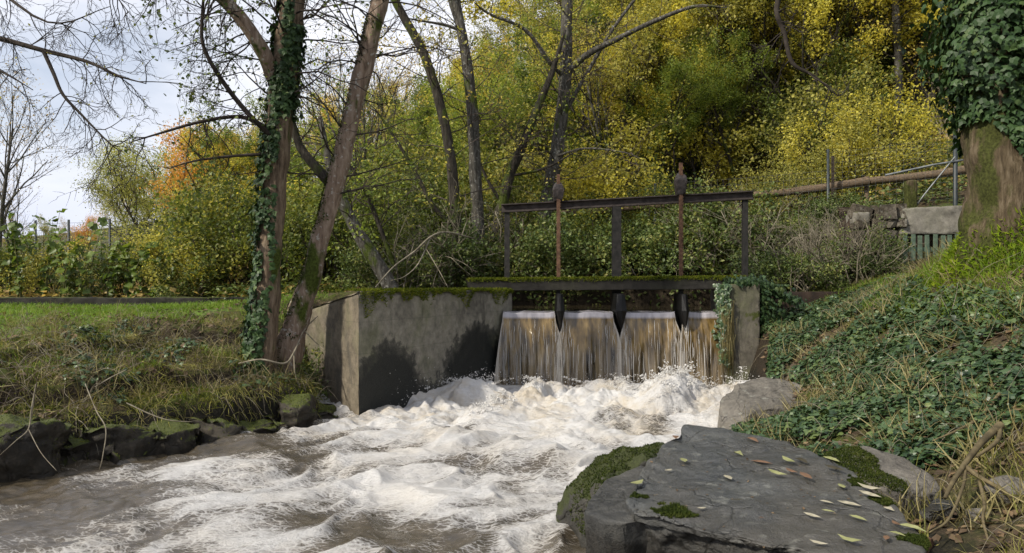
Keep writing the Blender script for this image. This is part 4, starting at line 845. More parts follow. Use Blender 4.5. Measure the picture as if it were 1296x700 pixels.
# hillside wood: kind, screen column, distance, scale
hill = [('yellow', 900, 24, 1.0), ('gold', 885, 27, 1.0), ('yellow', 1060, 21, .85), ('yellow', 1020, 23, .9), ('yellow', 1110, 24, 1.0), ('gold', 1165, 22, .9), ('gold', 1150, 27, 1.1), ('olive', 980, 27, 1.1), ('tan', 950, 24, .9),
        ('olive', 1010, 31, 1.2), ('gold', 1080, 32, 1.2), ('yellow', 1130, 34, 1.2), ('olive', 940, 33, 1.2), ('tan', 870, 33, 1.15), ('olive', 830, 30, 1.1), ('tan', 1000, 36, 1.2), ('gold', 1050, 38, 1.25), ('bare', 930, 27, .9), ('bare', 985, 22, .7),
        ('holly', 795, 23, .62), ('holly', 815, 24.5, .55), ('green', 755, 26, .8), ('olive', 770, 31, 1.1), ('olive', 700, 27, .9), ('green', 690, 22, .66), ('yellow', 650, 24, .7), ('yellow', 600, 27, .75), ('green', 730, 34, 1.1),
        ('tan', 800, 38, 1.2), ('gold', 860, 40, 1.2), ('olive', 900, 42, 1.3), ('tan', 740, 42, 1.15), ('olive', 680, 38, 1.0), ('tan', 640, 34, .95), ('gold', 620, 40, 1.0), ('green', 570, 25, .66), ('green', 640, 29, .85), ('olive', 540, 30, .85),
        ('gold', 590, 46, 1.1), ('tan', 560, 38, 1.0), ('gold', 520, 42, 1.05), ('olive', 500, 36, .95), ('tan', 540, 50, 1.1), ('olive', 450, 34, .95), ('green', 480, 24, .62), ('gold', 470, 44, 1.05), ('gold', 410, 36, .85), ('olive', 420, 46, 1.1),
        ('green', 400, 26, .72), ('olive', 380, 32, .85), ('bare', 440, 28, .9), ('tan', 360, 40, .9), ('green', 340, 25, .62), ('yellow', 300, 30, .68), ('olive', 310, 36, .92), ('pale', 205, 30, .78), ('pale', 250, 36, .95), ('olive', 285, 27, .62), ('pale', 170, 33, .75),
        ('russet', 240, 26, .62), ('russet', 268, 29, .66), ('yellow', 270, 23, .5), ('gold', 330, 24, .5), ('pale', 190, 28, .8), ('bare', 770, 20.5, .6), ('bare', 1030, 22, .7), ('bare', 490, 21, .7), ('olive', 790, 21, .7), ('yellow', 865, 21, .65), ('yellow', 935, 22, .8), ('olive', 985, 21.5, .75), ('yellow', 725, 21, .55), ('green', 830, 20, .5), ('gold', 1110, 22, .9), ('yellow', 1155, 20.5, .8), ('yellow', 820, 29, 1.1), ('yellow', 765, 28, 1.0), ('gold', 960, 29, 1.15), ('yellow', 905, 31, 1.2), ('yellow', 1060, 25, 1.0), ('olive', 880, 25, .9), ('yellow', 1180, 29, 1.2), ('green', 600, 21, .6), ('green', 660, 20.5, .55), ('green', 560, 30, .8), ('yellow', 1080, 27, 1.1), ('yellow', 1010, 20.5, .7), ('olive', 1000, 25, .95), ('yellow', 1035, 28, 1.05), ('gold', 990, 29, 1.1), ('tan', 150, 44, .55), ('russet', 120, 48, .5), ('tan', 90, 52, .5), ('olive', 60, 50, .5), ('tan', 20, 46, .45), ('bare', -8, 27, .82), ('bare', 20, 32, .6),
        ('yellow', 1200, 26, 1.1), ('gold', 1240, 24, 1.0), ('olive', 1280, 28, 1.2), ('olive', 1190, 36, 1.3), ('gold', 1250, 36, 1.3), ('yellow', 950, 48, 1.4), ('gold', 1020, 48, 1.4), ('olive', 1100, 46, 1.4), ('olive', 840, 50, 1.4), ('gold', 760, 52, 1.35), ('tan', 690, 50, 1.3),
        ('olive', 640, 54, 1.3), ('yellow', 740, 24, .55), ('olive', 860, 22, .6), ('green', 930, 20.5, .5), ('olive', 1320, 24, 1.1), ('gold', 1350, 30, 1.2), ('yellow', 1420, 22, 1.1), ('olive', 1390, 19, .9), ('gold', 1500, 21, 1.1), ('green', 1460, 27, 1.2), ('olive', 1560, 17, .9), ('gold', 1640, 20, 1.1), ('olive', 1480, 16, .7), ('tan', -200, 34, .8), ('pale', -150, 30, .7), ('olive', -60, 36, .6), ('tan', -120, 46, .8)]
TOPZ = {}
for i, (kd, px_, Y, s) in enumerate(hill):
    nv = 1 if kd in ('pale', 'russet', 'holly') else 2; s = s*rg.uniform(.92, 1.08)
    if px_ < 760 and kd != 'bare':        # the wood is lower toward the open valley
        top = TOPZ.setdefault((kd, i % nv), max(v.co.z for v in VAR[(kd, i % nv)][0].vertices)*1.03); yt = np.interp(px_, [0, 120, 165, 230, 300, 400, 480, 560, 640, 720], [285, 270, 165, 150, 125, 112, 92, 75, 30, -60])
        s = min(s, (EYE+(352-yt)/960*Y-gp(at(px_, Y), Y)[2])/top*rg.uniform(.86, 1.0))
    plant(kd, i % nv, at(px_, Y), Y, max(s, .3))
# understorey on the slope
for i in range(70):
    Y = rg.uniform(18.5, 31); px_ = rg.uniform(380, 1230); kd = rg.choice(['oshrub', 'yshrub', 'gshrub', 'bramble', 'twigs'], p=[.3, .24, .2, .14, .12])
    plant(kd, i % 3, at(px_, Y), Y, rg.uniform(.75, 1.25))
# brush round the pond and below the log rail
for i, (kd, px_, Y, s) in enumerate([('bramble', 655, 15.6, .8), ('gshrub', 690, 16.2, .55), ('bramble', 725, 15.5, .85), ('gshrub', 760, 15.9, .6), ('bramble', 800, 15.3, .9), ('bramble', 835, 15.6, .75), ('gshrub', 830, 16.4, .6), ('bramble', 880, 15.2, .8), ('twigs', 900, 15.0, .8),
        ('bramble', 925, 15.5, .9), ('twigs', 965, 14.6, .65), ('oshrub', 960, 16.4, .6), ('bramble', 1000, 14.8, .5), ('twigs', 1030, 14.2, .5), ('oshrub', 1020, 16.2, .6), ('twigs', 1075, 13.9, .45), ('bramble', 1060, 14.8, .42), ('oshrub', 1080, 16.6, .7), ('yshrub', 1120, 17.2, .7), ('yshrub', 1040, 17.3, .7),
        ('twigs', 1000, 13.0, .62), ('twigs', 1050, 12.9, .6), ('bramble', 1030, 12.9, .45), ('twigs', 1080, 12.8, .6), ('bramble', 1108, 12.75, .30), ('twigs', 1100, 12.7, .5), ('bramble', 1085, 12.95, .45), ('bramble', 1095, 13.9, .45), ('bramble', 985, 13.3, .5), ('twigs', 1065, 13.4, .5), ('bramble', 384, 10.25, .5), ('twigs', 392, 10.3, .42), ('twigs', 620, 15.6, .95), ('twigs', 560, 15.0, .9), ('twigs', 510, 14.2, .7), ('bramble', 600, 15.2, .75), ('bramble', 540, 16.0, .85), ('gshrub', 470, 15.5, .75), ('bramble', 480, 14.2, .55), ('gshrub', 430, 16.0, .8), ('gshrub', 520, 17.0, .85), ('bramble', 570, 17.0, .95), ('gshrub', 400, 17.2, .8), ('gshrub', 620, 17.2, .75), ('oshrub', 660, 17.3, .6),
        ('gshrub', 360, 16.6, .75), ('gshrub', 310, 17.0, .85), ('oshrub', 270, 17.4, .9), ('yshrub', 250, 17.0, .6), ('gshrub', 290, 18.4, 1.0), ('yshrub', 330, 19, .95), ('oshrub', 230, 18.6, .8), ('twigs', 460, 16.9, .9), ('gshrub', 445, 18.3, 1.0), ('yshrub', 390, 20, .9), ('oshrub', 350, 21, 1.1)]):
    plant(kd, i % 3, at(px_, Y), Y, s*rg.uniform(.9, 1.1))

# ------------------------------------------------------------------ the big trees by hand
def spline(P, n=6):
    P = np.asarray(P, float); Q = np.vstack([2*P[0]-P[1], P, 2*P[-1]-P[-2]]); out = []
    for i in range(len(P)-1):
        a, b, c, d = Q[i:i+4]
        for t in np.linspace(0, 1, n, endpoint=False): out.append(.5*(2*b+(c-a)*t+(2*a-5*b+4*c-d)*t*t+(3*b-a-3*c+d)*t**3))
    return np.array(out+[P[-1]])
def rads(path, r): return np.interp(np.linspace(0, 1, len(path)), np.linspace(0, 1, len(r)), r)
def px_path(L, n=6): return spline([W(*p) for p in L], n)
def wood(path, r, m, parent, name, rough=.12, seg=18, seed=0):
    mb = MB(); Tubes().add(path, rads(path, r), seg).into(mb, rough, seed); return mb.build(name, m, parent)
def twigs(path, n, L, r, lvl, rg, up=0, wob=.2, kids=(0, 4, 4, 4), spread=.9, ratio=.6, t0=.1, t1=1.0, bias=(0, 0, 0), dirs=None):
    T = Tubes(); tips = []
    for k in range(n):
        f = (t0+(t1-t0)*rg.random())*(len(path)-1); i = min(int(f), len(path)-2); q = path[i]+(path[i+1]-path[i])*(f-i); d = nrm(path[i+1]-path[i])
        side = rg.normal(size=3); side = nrm(side-d*np.dot(side, d)); grow(T, tips, q, nrm(d*.35+side+np.asarray(bias, float)), L*rg.uniform(.5, 1.2), r, lvl, rg, 5, up, wob, kids, spread, ratio, 5, .2)
    return T, tips
def build_twigs(T, m, parent, name='branches'):
    mb = MB(); T.into(mb); return tag(mb.build(name, m, parent), kind='stuff')
def build_leaves(tips, n, sig, size, m, parent, rg, tm=LEAF, name='crown'):
    mb = MB(); leaves(mb, tips, n, sig, size, rg, tm); return mb.build(name, m, parent, smooth=False)
def ivy_on(path, r, test, n, size, thick, m, parent, rg, name='ivy', nleaf=0):
    i = rg.random(n)*(len(path)-1.001); a = i.astype(int); f = (i-a)[:, None]; c = path[a]*(1-f)+path[a+1]*f; t = nrm(path[a+1]-path[a]); rr = r[a]*(1-f[:, 0])+r[a+1]*f[:, 0]
    th = rg.random(n)*6.283; u = nrm(np.cross(t, A(0, 1, 0))); w = np.cross(t, u); out = u*np.cos(th)[:, None]+w*np.sin(th)[:, None]
    k = test(c, out, i/(len(path)-1)); c, out, rr = c[k], out[k], rr[k]; n = len(c)
    lump = .5+.9*fbm(c*2.1+out*.6, 3)
    P = c+out*(rr+np.abs(rg.normal(0, 1, n))*thick*np.clip(lump, .15, 1.5)*(sst(.2, .62, (i/(len(path)-1))[k]) if nleaf else 1))[:, None]
    N = nrm(out+A(0, 0, .35)+rg.normal(0, .35, (n, 3))); R = frames(N, A(0, 0, -1)+rg.normal(0, .45, (n, 3))); S = rg.uniform(*size, n)
    if nleaf:
        fc = np.argsort(out[:, 1]+.3*rg.random(n)-.4*(P[:, 0] < P[:, 0].max()-.25)-2*((P[:, 2] < 4.6) & (P[:, 0]/P[:, 1]*960 < 640)))
        big, rest = fc[:nleaf], fc[nleaf:]
        mb = MB(); scatter(mb, IVY, P[rest], R[rest], S[rest]); o = mb.build(name, m, parent, smooth=False); tag(o, kind='stuff')
        me = mesh_np('leaf', IVY[0], IVY[1], False); me.materials.append(m); org = np.array(parent['_o'])
        from mathutils import Matrix
        for j in big:
            l = bpy.data.objects.new('leaf', me); COL.objects.link(l); l.parent = o
            mtx = np.eye(4); mtx[:3, :3] = R[j]*S[j]; mtx[:3, 3] = P[j]-org; l.matrix_basis = Matrix(mtx.tolist())
        return o
    mb = MB(); scatter(mb, IVY, P, R, S); return mb.build(name, m, parent, smooth=False)

# ivy-clad trunk on the left bank
p1 = px_path([(320, 520, 9.3), (328, 470, 9.3), (335, 400, 9.3), (343, 300, 9.3), (350, 200, 9.3), (356, 130, 9.3), (364, 60, 9.3), (370, 0, 9.3), (382, -150, 9.2), (388, -330, 9.1)], 8)
r1 = rads(p1, [.28, .20, .165, .152, .146, .144, .142, .138, .11, .08])
t1 = thing('ivied_tree', (p1[0][0], 9.3, .5), 'tall brown trunk with ivy climbing its left side on the left bank', 'tree')
wood(p1, [.28, .20, .165, .152, .146, .144, .142, .138, .11, .08], M['bark_ivy'], t1, 'trunk', .20, 32, 1)
l1 = px_path([(346, 100, 9.25), (332, 66, 9.1), (305, 25, 9.0), (272, -10, 8.9), (225, -70, 8.7), (150, -140, 8.5)], 5); wood(l1, [.095, .085, .08, .07, .05, .02], M['bark_lean'], t1, 'limb', .05, 12, 3)
l2 = px_path([(348, 178, 9.2), (318, 150, 9.0), (284, 108, 8.9), (258, 62, 8.8), (256, 20, 8.8), (262, -40, 8.8)], 5); wood(l2, [.035, .03, .028, .022, .018, .012], M['darktwig'], t1, 'limb', .02, 7, 4)
l3 = px_path([(340, 165, 9.2), (305, 150, 9.0), (255, 156, 8.8), (205, 170, 8.7), (165, 182, 8.6)], 5); wood(l3, [.03, .026, .02, .014, .006], M['darktwig'], t1, 'limb', .02, 6, 5)
l4 = px_path([(335, 197, 9.2), (290, 200, 9.1), (245, 206, 9.0), (212, 216, 8.9)], 5); wood(l4, [.022, .018, .013, .005], M['darktwig'], t1, 'limb', .02, 6, 6)
rg = RG(81); T, tips = twigs(l1, 34, 1.0, .011, 2, rg, up=-.20, t0=.25, spread=.8, bias=(-.4, 0, -.4))
for pth, n in ((l2, 22), (l3, 9), (l4, 5)):
    Tb, tb = twigs(pth, n, .6, .008, 2, rg, up=-.08, t0=.1); T.t += Tb.t; tips += tb
Tb, tb = twigs(p1, 34, 1.3, .014, 2, rg, up=-.05, t0=.55, t1=1, bias=(.2, 0, .1)); T.t += Tb.t; tips += tb
build_twigs(T, M['darktwig'], t1); build_leaves(tips, 1500, .05, (.03, .055), M['bramble'], t1, rg, IVY, 'sparse_leaves')
ivy_on(p1, r1, lambda c, o, t: (o[:, 0] < .30+.75*np.exp(-((t-.0)/.14)**2)+.9*((t > .52) & (t < .72))+.5*pn(c*2.2)) & (t > .05) & (t < .82) & (pn(c*1.5+o*.9+3) > -.22), 11000, (.045, .09), .07, M['ivy'], t1, rg)
# leaning trunk
p2 = px_path([(352, 480, 9.75), (366, 440, 9.7), (380, 395, 9.7), (398, 335, 9.7), (412, 280, 9.7), (426, 228, 9.7), (450, 130, 9.7), (468, 55, 9.7), (482, 0, 9.7), (515, -140, 9.7), (540, -300, 9.7)], 8); rr2 = [.25, .175, .14, .120, .112, .124, .108, .112, .116, .09, .05]
t2 = thing('leaning_tree', (p2[0][0], 9.75, .6), 'slanting pinkish trunk with bands of dark moss beside the concrete wall', 'tree')
wood(p2, rr2, M['bark_lean'], t2, 'trunk', .17, 28, 9)
l5 = px_path([(424, 240, 9.75), (402, 216, 9.85), (380, 188, 9.95), (368, 152, 10.0), (350, 110, 10.0), (330, 60, 10.0)], 5); wood(l5, [.075, .065, .055, .045, .03, .015], M['bark_dark'], t2, 'limb', .04, 10, 2)
l6 = px_path([(400, 330, 9.8), (418, 280, 10.2), (440, 300, 10.5), (468, 330, 10.9), (490, 352, 11.2)], 5)
T, tips = twigs(p2, 26, 1.2, .013, 2, rg, up=-.06, t0=.45, bias=(.1, 0, .1)); Tb, tb = twigs(l5, 10, .7, .010, 2, rg, up=.0); T.t += Tb.t; tips += tb
build_twigs(T, M['darktwig'], t2); build_leaves(tips, 700, .05, (.03, .055), M['bramble'], t2, rg, LEAF, 'sparse_leaves')
path = p2; n = 9000; i = rg.random(n)*(len(path)-1.01); a = i.astype(int); c = path[a]; rr = rads(path, rr2)[a]; tt = i/(len(path)-1); th = rg.random(n)*6.283
out = np.stack([np.cos(th), np.sin(th), 0*th], -1); k = (pn(np.c_[tt*26, tt*0, tt*0])+.35*pn(c*3+out*2)-.45*(out[:, 0]) > .16) | ((tt < .22) & (out[:, 0]+.6*pn(c*4+out) < -.1)); P = (path[a]*(1-(i-a)[:, None])+path[a+1]*(i-a)[:, None]+out*(rr*1.0)[:, None])[k]; N = nrm(out[k]+rg.normal(0, .4, (k.sum(), 3)))
mb = MB(); m_ = len(P); scatter(mb, TUFT, P, frames(N, rg=rg), np.c_[rg.uniform(.12, .3, m_), rg.uniform(.02, .05, m_), rg.uniform(.015, .035, m_)]); tag(mb.build('moss', M['moss_dark'], t2), kind='stuff')

def slim(name, label, pts, rr, m, seed, ntw, Ltw, limbs=(), leafn=500, leafm='olive', lvl=2, up=.02, t0=.25, sig=.08, lsize=(.05, .09)):
    rg = RG(seed); p = px_path(pts, 6); g = gp(p[0][0], p[0][1]); p[0][2] = min(p[0][2], g[2]-.1); t = thing(name, (p[0][0], p[0][1], g[2]), label, 'tree'); wood(p, rr, m, t, 'trunk', .07, 12, seed)
    T, tips = twigs(p, ntw, Ltw, .012, lvl, rg, up=up, t0=t0)
    for lp, lr, ln in limbs:
        q = px_path(lp, 5); wood(q, lr, m, t, 'limb', .04, 8, seed+1); Tb, tb = twigs(q, ln, Ltw*.6, .008, lvl, rg, up=up, t0=.15); T.t += Tb.t; tips += tb
    build_twigs(T, M['twig'], t)
    if leafn: build_leaves(tips, leafn, sig, lsize, M[leafm], t, rg)
    return t
slim('slender_tree', 'thin dark trunk curving left toward its top, behind the concrete wall', [(586, 380, 15), (583, 340, 15), (577, 280, 15), (570, 200, 15), (556, 130, 15), (536, 70, 15), (512, 25, 15), (495, -10, 15), (470, -80, 15), (450, -160, 15)],
     [.13, .12, .11, .10, .095, .09, .085, .08, .06, .03], M['bark_dark'], 91, 34, 1.6, [([(577, 290, 15), (550, 265, 14.8), (520, 210, 14.7), (482, 150, 14.6), (470, 140, 14.6)], [.05, .045, .035, .02, .01], 8)], 1500, 'olive')
slim('slender_tree', 'straight slender grey trunk left of the gate frame', [(608, 385, 15.6), (606, 310, 15.6), (602, 230, 15.6), (599, 160, 15.6), (592, 90, 15.6), (582, 30, 15.6), (576, -10, 15.6), (570, -120, 15.6), (566, -240, 15.6)],
     [.16, .14, .125, .12, .11, .10, .09, .06, .03], M['bark_grey'], 93, 36, 1.7, [([(583, 40, 15.6), (560, 33, 15.5), (530, 28, 15.4), (500, 22, 15.3)], [.04, .03, .02, .01], 6), ([(583, 40, 15.6), (572, 10, 15.6), (560, -30, 15.6)], [.06, .05, .03], 4)], 1400, 'gold')
slim('alder_tree', 'upright grey lichen-spotted trunk with spreading limbs behind the gate frame', [(676, 345, 16.8), (686, 290, 16.8), (694, 250, 16.8), (704, 200, 16.8), (712, 140, 16.8), (716, 90, 16.8), (717, 40, 16.8), (718, -10, 16.8), (722, -120, 16.8), (726, -260, 16.8)],
     [.22, .19, .17, .155, .14, .135, .125, .115, .08, .03], M['bark_grey'], 95, 44, 2.0, [([(717, 95, 16.8), (742, 72, 16.6), (780, 52, 16.4), (830, 28, 16.2), (880, 10, 16), (920, 12, 15.9)], [.08, .07, .06, .05, .035, .012], 12),
      ([(716, 100, 16.8), (695, 80, 16.6), (665, 40, 16.5), (620, 20, 16.4), (600, 5, 16.3)], [.06, .05, .04, .03, .012], 9), ([(712, 150, 16.8), (740, 100, 16.9), (775, 40, 17), (812, -10, 17)], [.05, .045, .04, .03], 8),
      ([(704, 200, 16.7), (740, 190, 16.3), (790, 195, 16), (815, 205, 15.9)], [.03, .024, .016, .006], 7)], 2600, 'olive')
slim('leaning_sapling', 'slim trunk slanting right behind the left end of the gate frame', [(622, 330, 16.4), (634, 270, 16.4), (645, 225, 16.4), (662, 185, 16.4), (680, 140, 16.4), (700, 90, 16.5), (715, 40, 16.6)],
     [.14, .125, .11, .10, .085, .06, .03], M['bark_dark'], 97, 16, 1.2, [([(637, 262, 16.4), (620, 235, 16.3), (600, 190, 16.2), (595, 150, 16.2)], [.04, .035, .025, .01], 6), ([(645, 225, 16.4), (690, 215, 16.2), (735, 190, 16.1)], [.03, .025, .01], 5)], 500, 'green')
slim('slender_tree', 'pale thin upright trunk on the hillside left of the big ivied tree', [(1137, 290, 20), (1138, 220, 20), (1136, 150, 20), (1137, 90, 20), (1134, 20, 20), (1130, -60, 20)], [.13, .12, .11, .10, .09, .05], M['bark_grey'], 99, 18, 1.4, (), 900, 'gold', t0=.5)
slim('fallen_tree', 'grey trunk leaning left among the green shrubs behind the leaning mossy trunk', [(500, 375, 13.4), (480, 340, 13.4), (455, 300, 13.4), (436, 262, 13.4), (418, 215, 13.4), (405, 150, 13.5)], [.14, .13, .12, .10, .08, .04], M['bark_grey'], 101, 14, 1.3, (), 900, 'green', t0=.3)
slim('coppice_stem', 'dark crooked bare stem among the shrubs behind the concrete wall', [(508, 372, 14.2), (492, 320, 14.2), (470, 262, 14.2), (452, 225, 14.2), (430, 190, 14.2)], [.05, .045, .04, .03, .012], M['bark_dark'], 103, 16, .9, (), 500, 'green', t0=.2)

# tree outside the frame on the left: only its bare boughs reach into view
ot = thing('bare_tree', tuple(gp(-9.2, 10.5)), 'bare tree beyond the left edge whose dark boughs reach across the sky', 'tree')
po = spline([gp(-9.2, 10.5)-A(0, 0, .2), A(-9.15, 10.5, 2.5), A(-9.0, 10.4, 4.6), A(-8.9, 10.3, 7)], 5); wood(po, [.22, .18, .15, .10], M['bark_dark'], ot, 'trunk', .07, 12, 4)
T = Tubes(); tips = []
for L_, r_, n_ in (([(-180, 20, 10.3), (-60, 38, 10), (0, 51, 9.8), (55, 66, 9.6), (110, 80, 9.4), (150, 98, 9.3), (185, 108, 9.2)], [.06, .045, .036, .03, .022, .014, .005], 14), ([(55, 66, 9.6), (68, 95, 9.5), (80, 122, 9.4), (104, 148, 9.4), (135, 180, 9.3), (152, 194, 9.3)], [.026, .024, .02, .015, .010, .004], 12),
                   ([(-170, 60, 10.3), (-60, 70, 10), (0, 92, 9.8), (42, 116, 9.7)], [.04, .03, .016, .005], 6), ([(-180, -40, 10.3), (-40, -30, 9.8), (60, 30, 9.2), (140, 10, 9.0)], [.04, .03, .012, .004], 8), ([(-100, -150, 10), (60, -70, 9.4), (130, -20, 9.1), (165, 20, 9.0)], [.03, .02, .010, .004], 9)):
    q = px_path(L_, 5); wood(q, r_, M['darktwig'], ot, 'bough', .02, 7, 1); Tb, tb = twigs(q, int(n_*1.6), .7, .007, 2, rg, up=-.10, t0=.3, kids=(0, 4, 5), bias=(.1, 0, -.35)); T.t += Tb.t; tips += tb
build_twigs(T, M['darktwig'], ot); build_leaves(tips, 160, .03, (.03, .05), M['olive'], ot, rg, LEAF, 'sparse_leaves')

# big ivied tree on the right bank
p3 = px_path([(1280, 345, 8), (1276, 300, 8), (1273, 250, 8), (1270, 190, 8), (1262, 120, 8), (1256, 50, 8), (1250, -20, 8), (1244, -160, 8), (1235, -330, 8)], 8); r3 = [.55, .43, .37, .345, .34, .35, .35, .30, .22]
t3 = thing('ivied_tree', (p3[1][0], 8, 2.1), 'massive mossy trunk cloaked in glossy ivy on the right bank', 'tree')
wood(p3, r3, M['bark_big'], t3, 'trunk', .16, 30, 15)
rg = RG(111)
ivy_on(p3, rads(p3, r3), lambda c, o, t: (t > .24) & (o[:, 0] > .35-6.5*(t-.26)+.5*pn(c*2.5+o)), 11500, (.055, .10), .24, M['ivy'], t3, rg, nleaf=300)
P, N = None, None
n = 9000; th = rg.random(n)*6.283; rr = .40+np.abs(rg.normal(0, .33, n)); X = p3[1][0]+np.cos(th)*rr; Y_ = 8+np.sin(th)*rr; Z = ground_z(X, Y_)+np.maximum(0, .34-1.1*(rr-.42))*rg.random(n)**1.5
mb = MB(); N = gn(X, Y_)+rg.normal(0, .45, (n, 3)); scatter(mb, TUFT, np.stack([X, Y_, Z], -1), frames(N, rg=rg), np.c_[rg.uniform(.15, .3, n), rg.uniform(.03, .07, n), rg.uniform(.03, .07, n)]); tag(mb.build('moss', M['moss_bright'], t3), kind='stuff')
lo = spline([A(4.95, 8, 5.6), A(4.0, 8, 5.9), A(3.2, 7.9, 5.5), W(985, 0, 8), W(993, 45, 8), W(1003, 82, 8), W(1030, 98, 8), W(1058, 122, 8)], 5); wood(lo, [.06, .05, .04, .03, .026, .022, .014, .005], M['darktwig'], t3, 'drooping_bough', .03, 8, 3)
T, tips = twigs(lo, 14, .5, .007, 2, rg, up=-.06, t0=.4, kids=(0, 3, 3)); build_twigs(T, M['darktwig'], t3)

# ------------------------------------------------------------------ low wall, fences, log rail, ruin
V, F3 = hull([(x, y, z) for x, y in ((-14, 14.7), (-14, 15.05), (-5.1, 14.7), (-5.1, 15.05)) for z in (.7, 1.29)], .02, .22, .03, 3, 6, 8); mb = MB().add(V, [F3]); tag(mb.build('low_wall', M['slabdark'], None, (-9, 14.8, .7)), 'long low dark wall along the back of the lawn', 'wall')
def wires(mb, a, b, z0, z1, nh, dv, r=.004, sag=0):
    T = Tubes(); a, b = np.asarray(a, float), np.asarray(b, float); L = np.linalg.norm(b[:2]-a[:2])
    for k in range(nh):
        f = k/(nh-1); T.add([a+A(0, 0, z0+(z1-z0)*f), (a+b)/2+A(0, 0, z0+(z1-z0)*f-sag), b+A(0, 0, z0+(z1-z0)*f)], [r]*3, 3)
    for t in np.arange(0, 1, dv/L): p = a+(b-a)*t; T.add([p+A(0, 0, z0), p+A(0, 0, z1)], [r*.8]*2, 3)
    return T.into(mb)
fe = thing('wire_fence', (at(120, 22), 22, 1.3), 'wire mesh fence on dark posts beyond the lawn', 'fence')
cols = [-60, -8, 45, 87, 139, 195, 255, 318, 390]; fp = [gp(at(c, 22+.6*i*.3), 22+.6*i*.3) for i, c in enumerate(cols)]
for p in fp: mb = MB(); Tubes().add([p, p+A(0, 0, 2.05)], [.035, .035], 8).into(mb); mb.build('post', M['fencepost'], fe)
for p, q in zip(fp[:-1], fp[1:]): mb = MB(); wires(mb, p, q, .3, 1.95, 9, .16, .0045); tag(mb.build('wire_mesh', M['wiredark'], fe), kind='stuff')
f2 = thing('wire_fence', (8, 14, 2.9), 'wire mesh fence on dark posts above the ruined wall', 'fence')
pp = [W(1330, 268, 12.9), W(1209, 268, 13.7), W(1048, 282, 15.0), W(829, 292, 16.6), W(700, 300, 17.6)]
for i, p in enumerate(pp):
    mb = MB(); Tubes().add([p-A(0, 0, .3), p+A(0, 0, (1.6, 1.62, 1.42, 1.0, 1.0)[i])], [.04 if i < 2 else .03]*2, 8).into(mb); mb.build('post', M['fencepost'], f2)
p = W(1054, 282, 15.1); mb = MB(); Tubes().add([p-A(0, 0, .3), p+A(0, 0, 1.3)], [.035, .03], 7).into(mb, .03); mb.build('post', M['log'], f2)
for i, (p, q) in enumerate(zip(pp[:-1], pp[1:])): mb = MB(); wires(mb, p, q, .12, (1.5, 1.35, 1.0, .9)[i], (14, 13, 8, 7)[i], .12, .0024, .03); tag(mb.build('wire_mesh', M['wiredark'], f2), kind='stuff')
mb = MB(); T = Tubes(); T.add([W(1120, 224, 13.9), W(1180, 211, 13.75), W(1235, 202, 13.6)], [.02, .02, .02], 8).add([W(1209, 200, 13.68), W(1170, 248, 13.7), W(1160, 262, 13.7)], [.014]*3, 6); T.into(mb); mb.build('brace_rail', M['wire'], f2)
V, F3 = hull([A(*W(1152, 262, 13.75))+A(dx, dy, dz) for dx in (-.085, .085) for dy in (-.08, .08) for dz in (-.3, .45)], .03, .08, .03, 5, 3); mb = MB().add(V, [F3]); tag(mb.build('stone_post', M['bark_big'], None, W(1152, 262, 13.75)), 'short weathered post standing under the log rail near the big tree', 'post')
lr = thing('log_rail', tuple(W(985, 245, 15.6)-A(0, 0, .9)), 'long weathered log rail running along the hillside path', 'rail')
lp = [W(1240, 214, 14.5), W(1100, 231, 15.1), W(940, 250, 15.9), W(780, 266, 16.9), W(636, 277, 17.9)]
for i, (a, b) in enumerate(zip(lp[:-1], lp[1:])):
    d = nrm(b-a); q = np.array([a+(b-a)*t+A(0, 0, -.03*math.sin(t*3.14)) for t in np.linspace(0, 1, 14)]); mb = MB(); Tubes().add(q-d*.0, rads(q, [.09, .08, .072]) , 14).into(mb, .06, i*3); mb.build('log', M['log'], lr)
for p in lp[1:]:
    g = gp(p[0], p[1]+.12); mb = MB(); Tubes().add([A(g[0], g[1], g[2]-.2), A(g[0], g[1], p[2]+.1)], [.05, .045], 8).into(mb, .03); mb.build('support_post', M['log'], lr)
# ruined stone wall with a lintel and a green picket gate under it
sw = thing('stone_wall', (6.2, 13.1, 1.6), 'ruined rubble stone wall with a pale concrete lintel on the right bank', 'wall')
mb = MB(); box(mb, (6.3, 13.35, 1.85), (.9, .4, 1.7)); box(mb, (8.6, 13.4, 2.0), (1.3, .4, 1.8)); box(mb, (7.3, 14.3, 2.0), (2.2, .2, 2.0)); mb.build('core', M['rustplate'], sw, smooth=False)
rg = RG(121)
shapes = []
for k in range(8):
    q = rg.choice([-1, 1], (18, 3))*rg.uniform(.32, .52, (18, 3)); V, F3 = hull(q, .04, .3, .05, 3, k); me = mesh_np('stone', V, [F3], True); me.materials.append(M['wallstone']); shapes.append(me)
for x0_, x1_ in ((5.85, 6.78), (7.92, 9.2)):
    z = 1.25
    while z < 2.78:
        h = rg.uniform(.15, .26); x = x0_
        while x < x1_-.1:
            w = min(rg.uniform(.18, .42), x1_-x); o = put('stone', shapes[rg.integers(8)], None, sw); o.location = (x+w/2-6.2, 13.12-13.1+rg.normal(0, .025), z+h/2-1.6); o.scale = (w*1.02, .34, h*1.04); o.rotation_euler = (rg.normal(0, .1), rg.normal(0, .08), rg.normal(0, .1)); x += w
        z += h
V, F3 = hull([(x, y, z) for x in (6.66, 8.0) for y in (12.98, 13.5) for z in (2.42, 2.9)], .025, .09, .03, 4, 2); V[:, 2] += np.where(V[:, 2] > 2.6, .05*(V[:, 0]-7.3), 0); MB().add(V, [F3]).build('lintel', M['concrete_pale'], sw)
V, F3 = hull([(x, y, z) for x in (5.86, 6.12) for y in (12.95, 13.3) for z in (2.6, 2.8)], .03, .09, .04, 4, 5); MB().add(V, [F3]).build('coping_stone', M['concrete_pale'], sw)
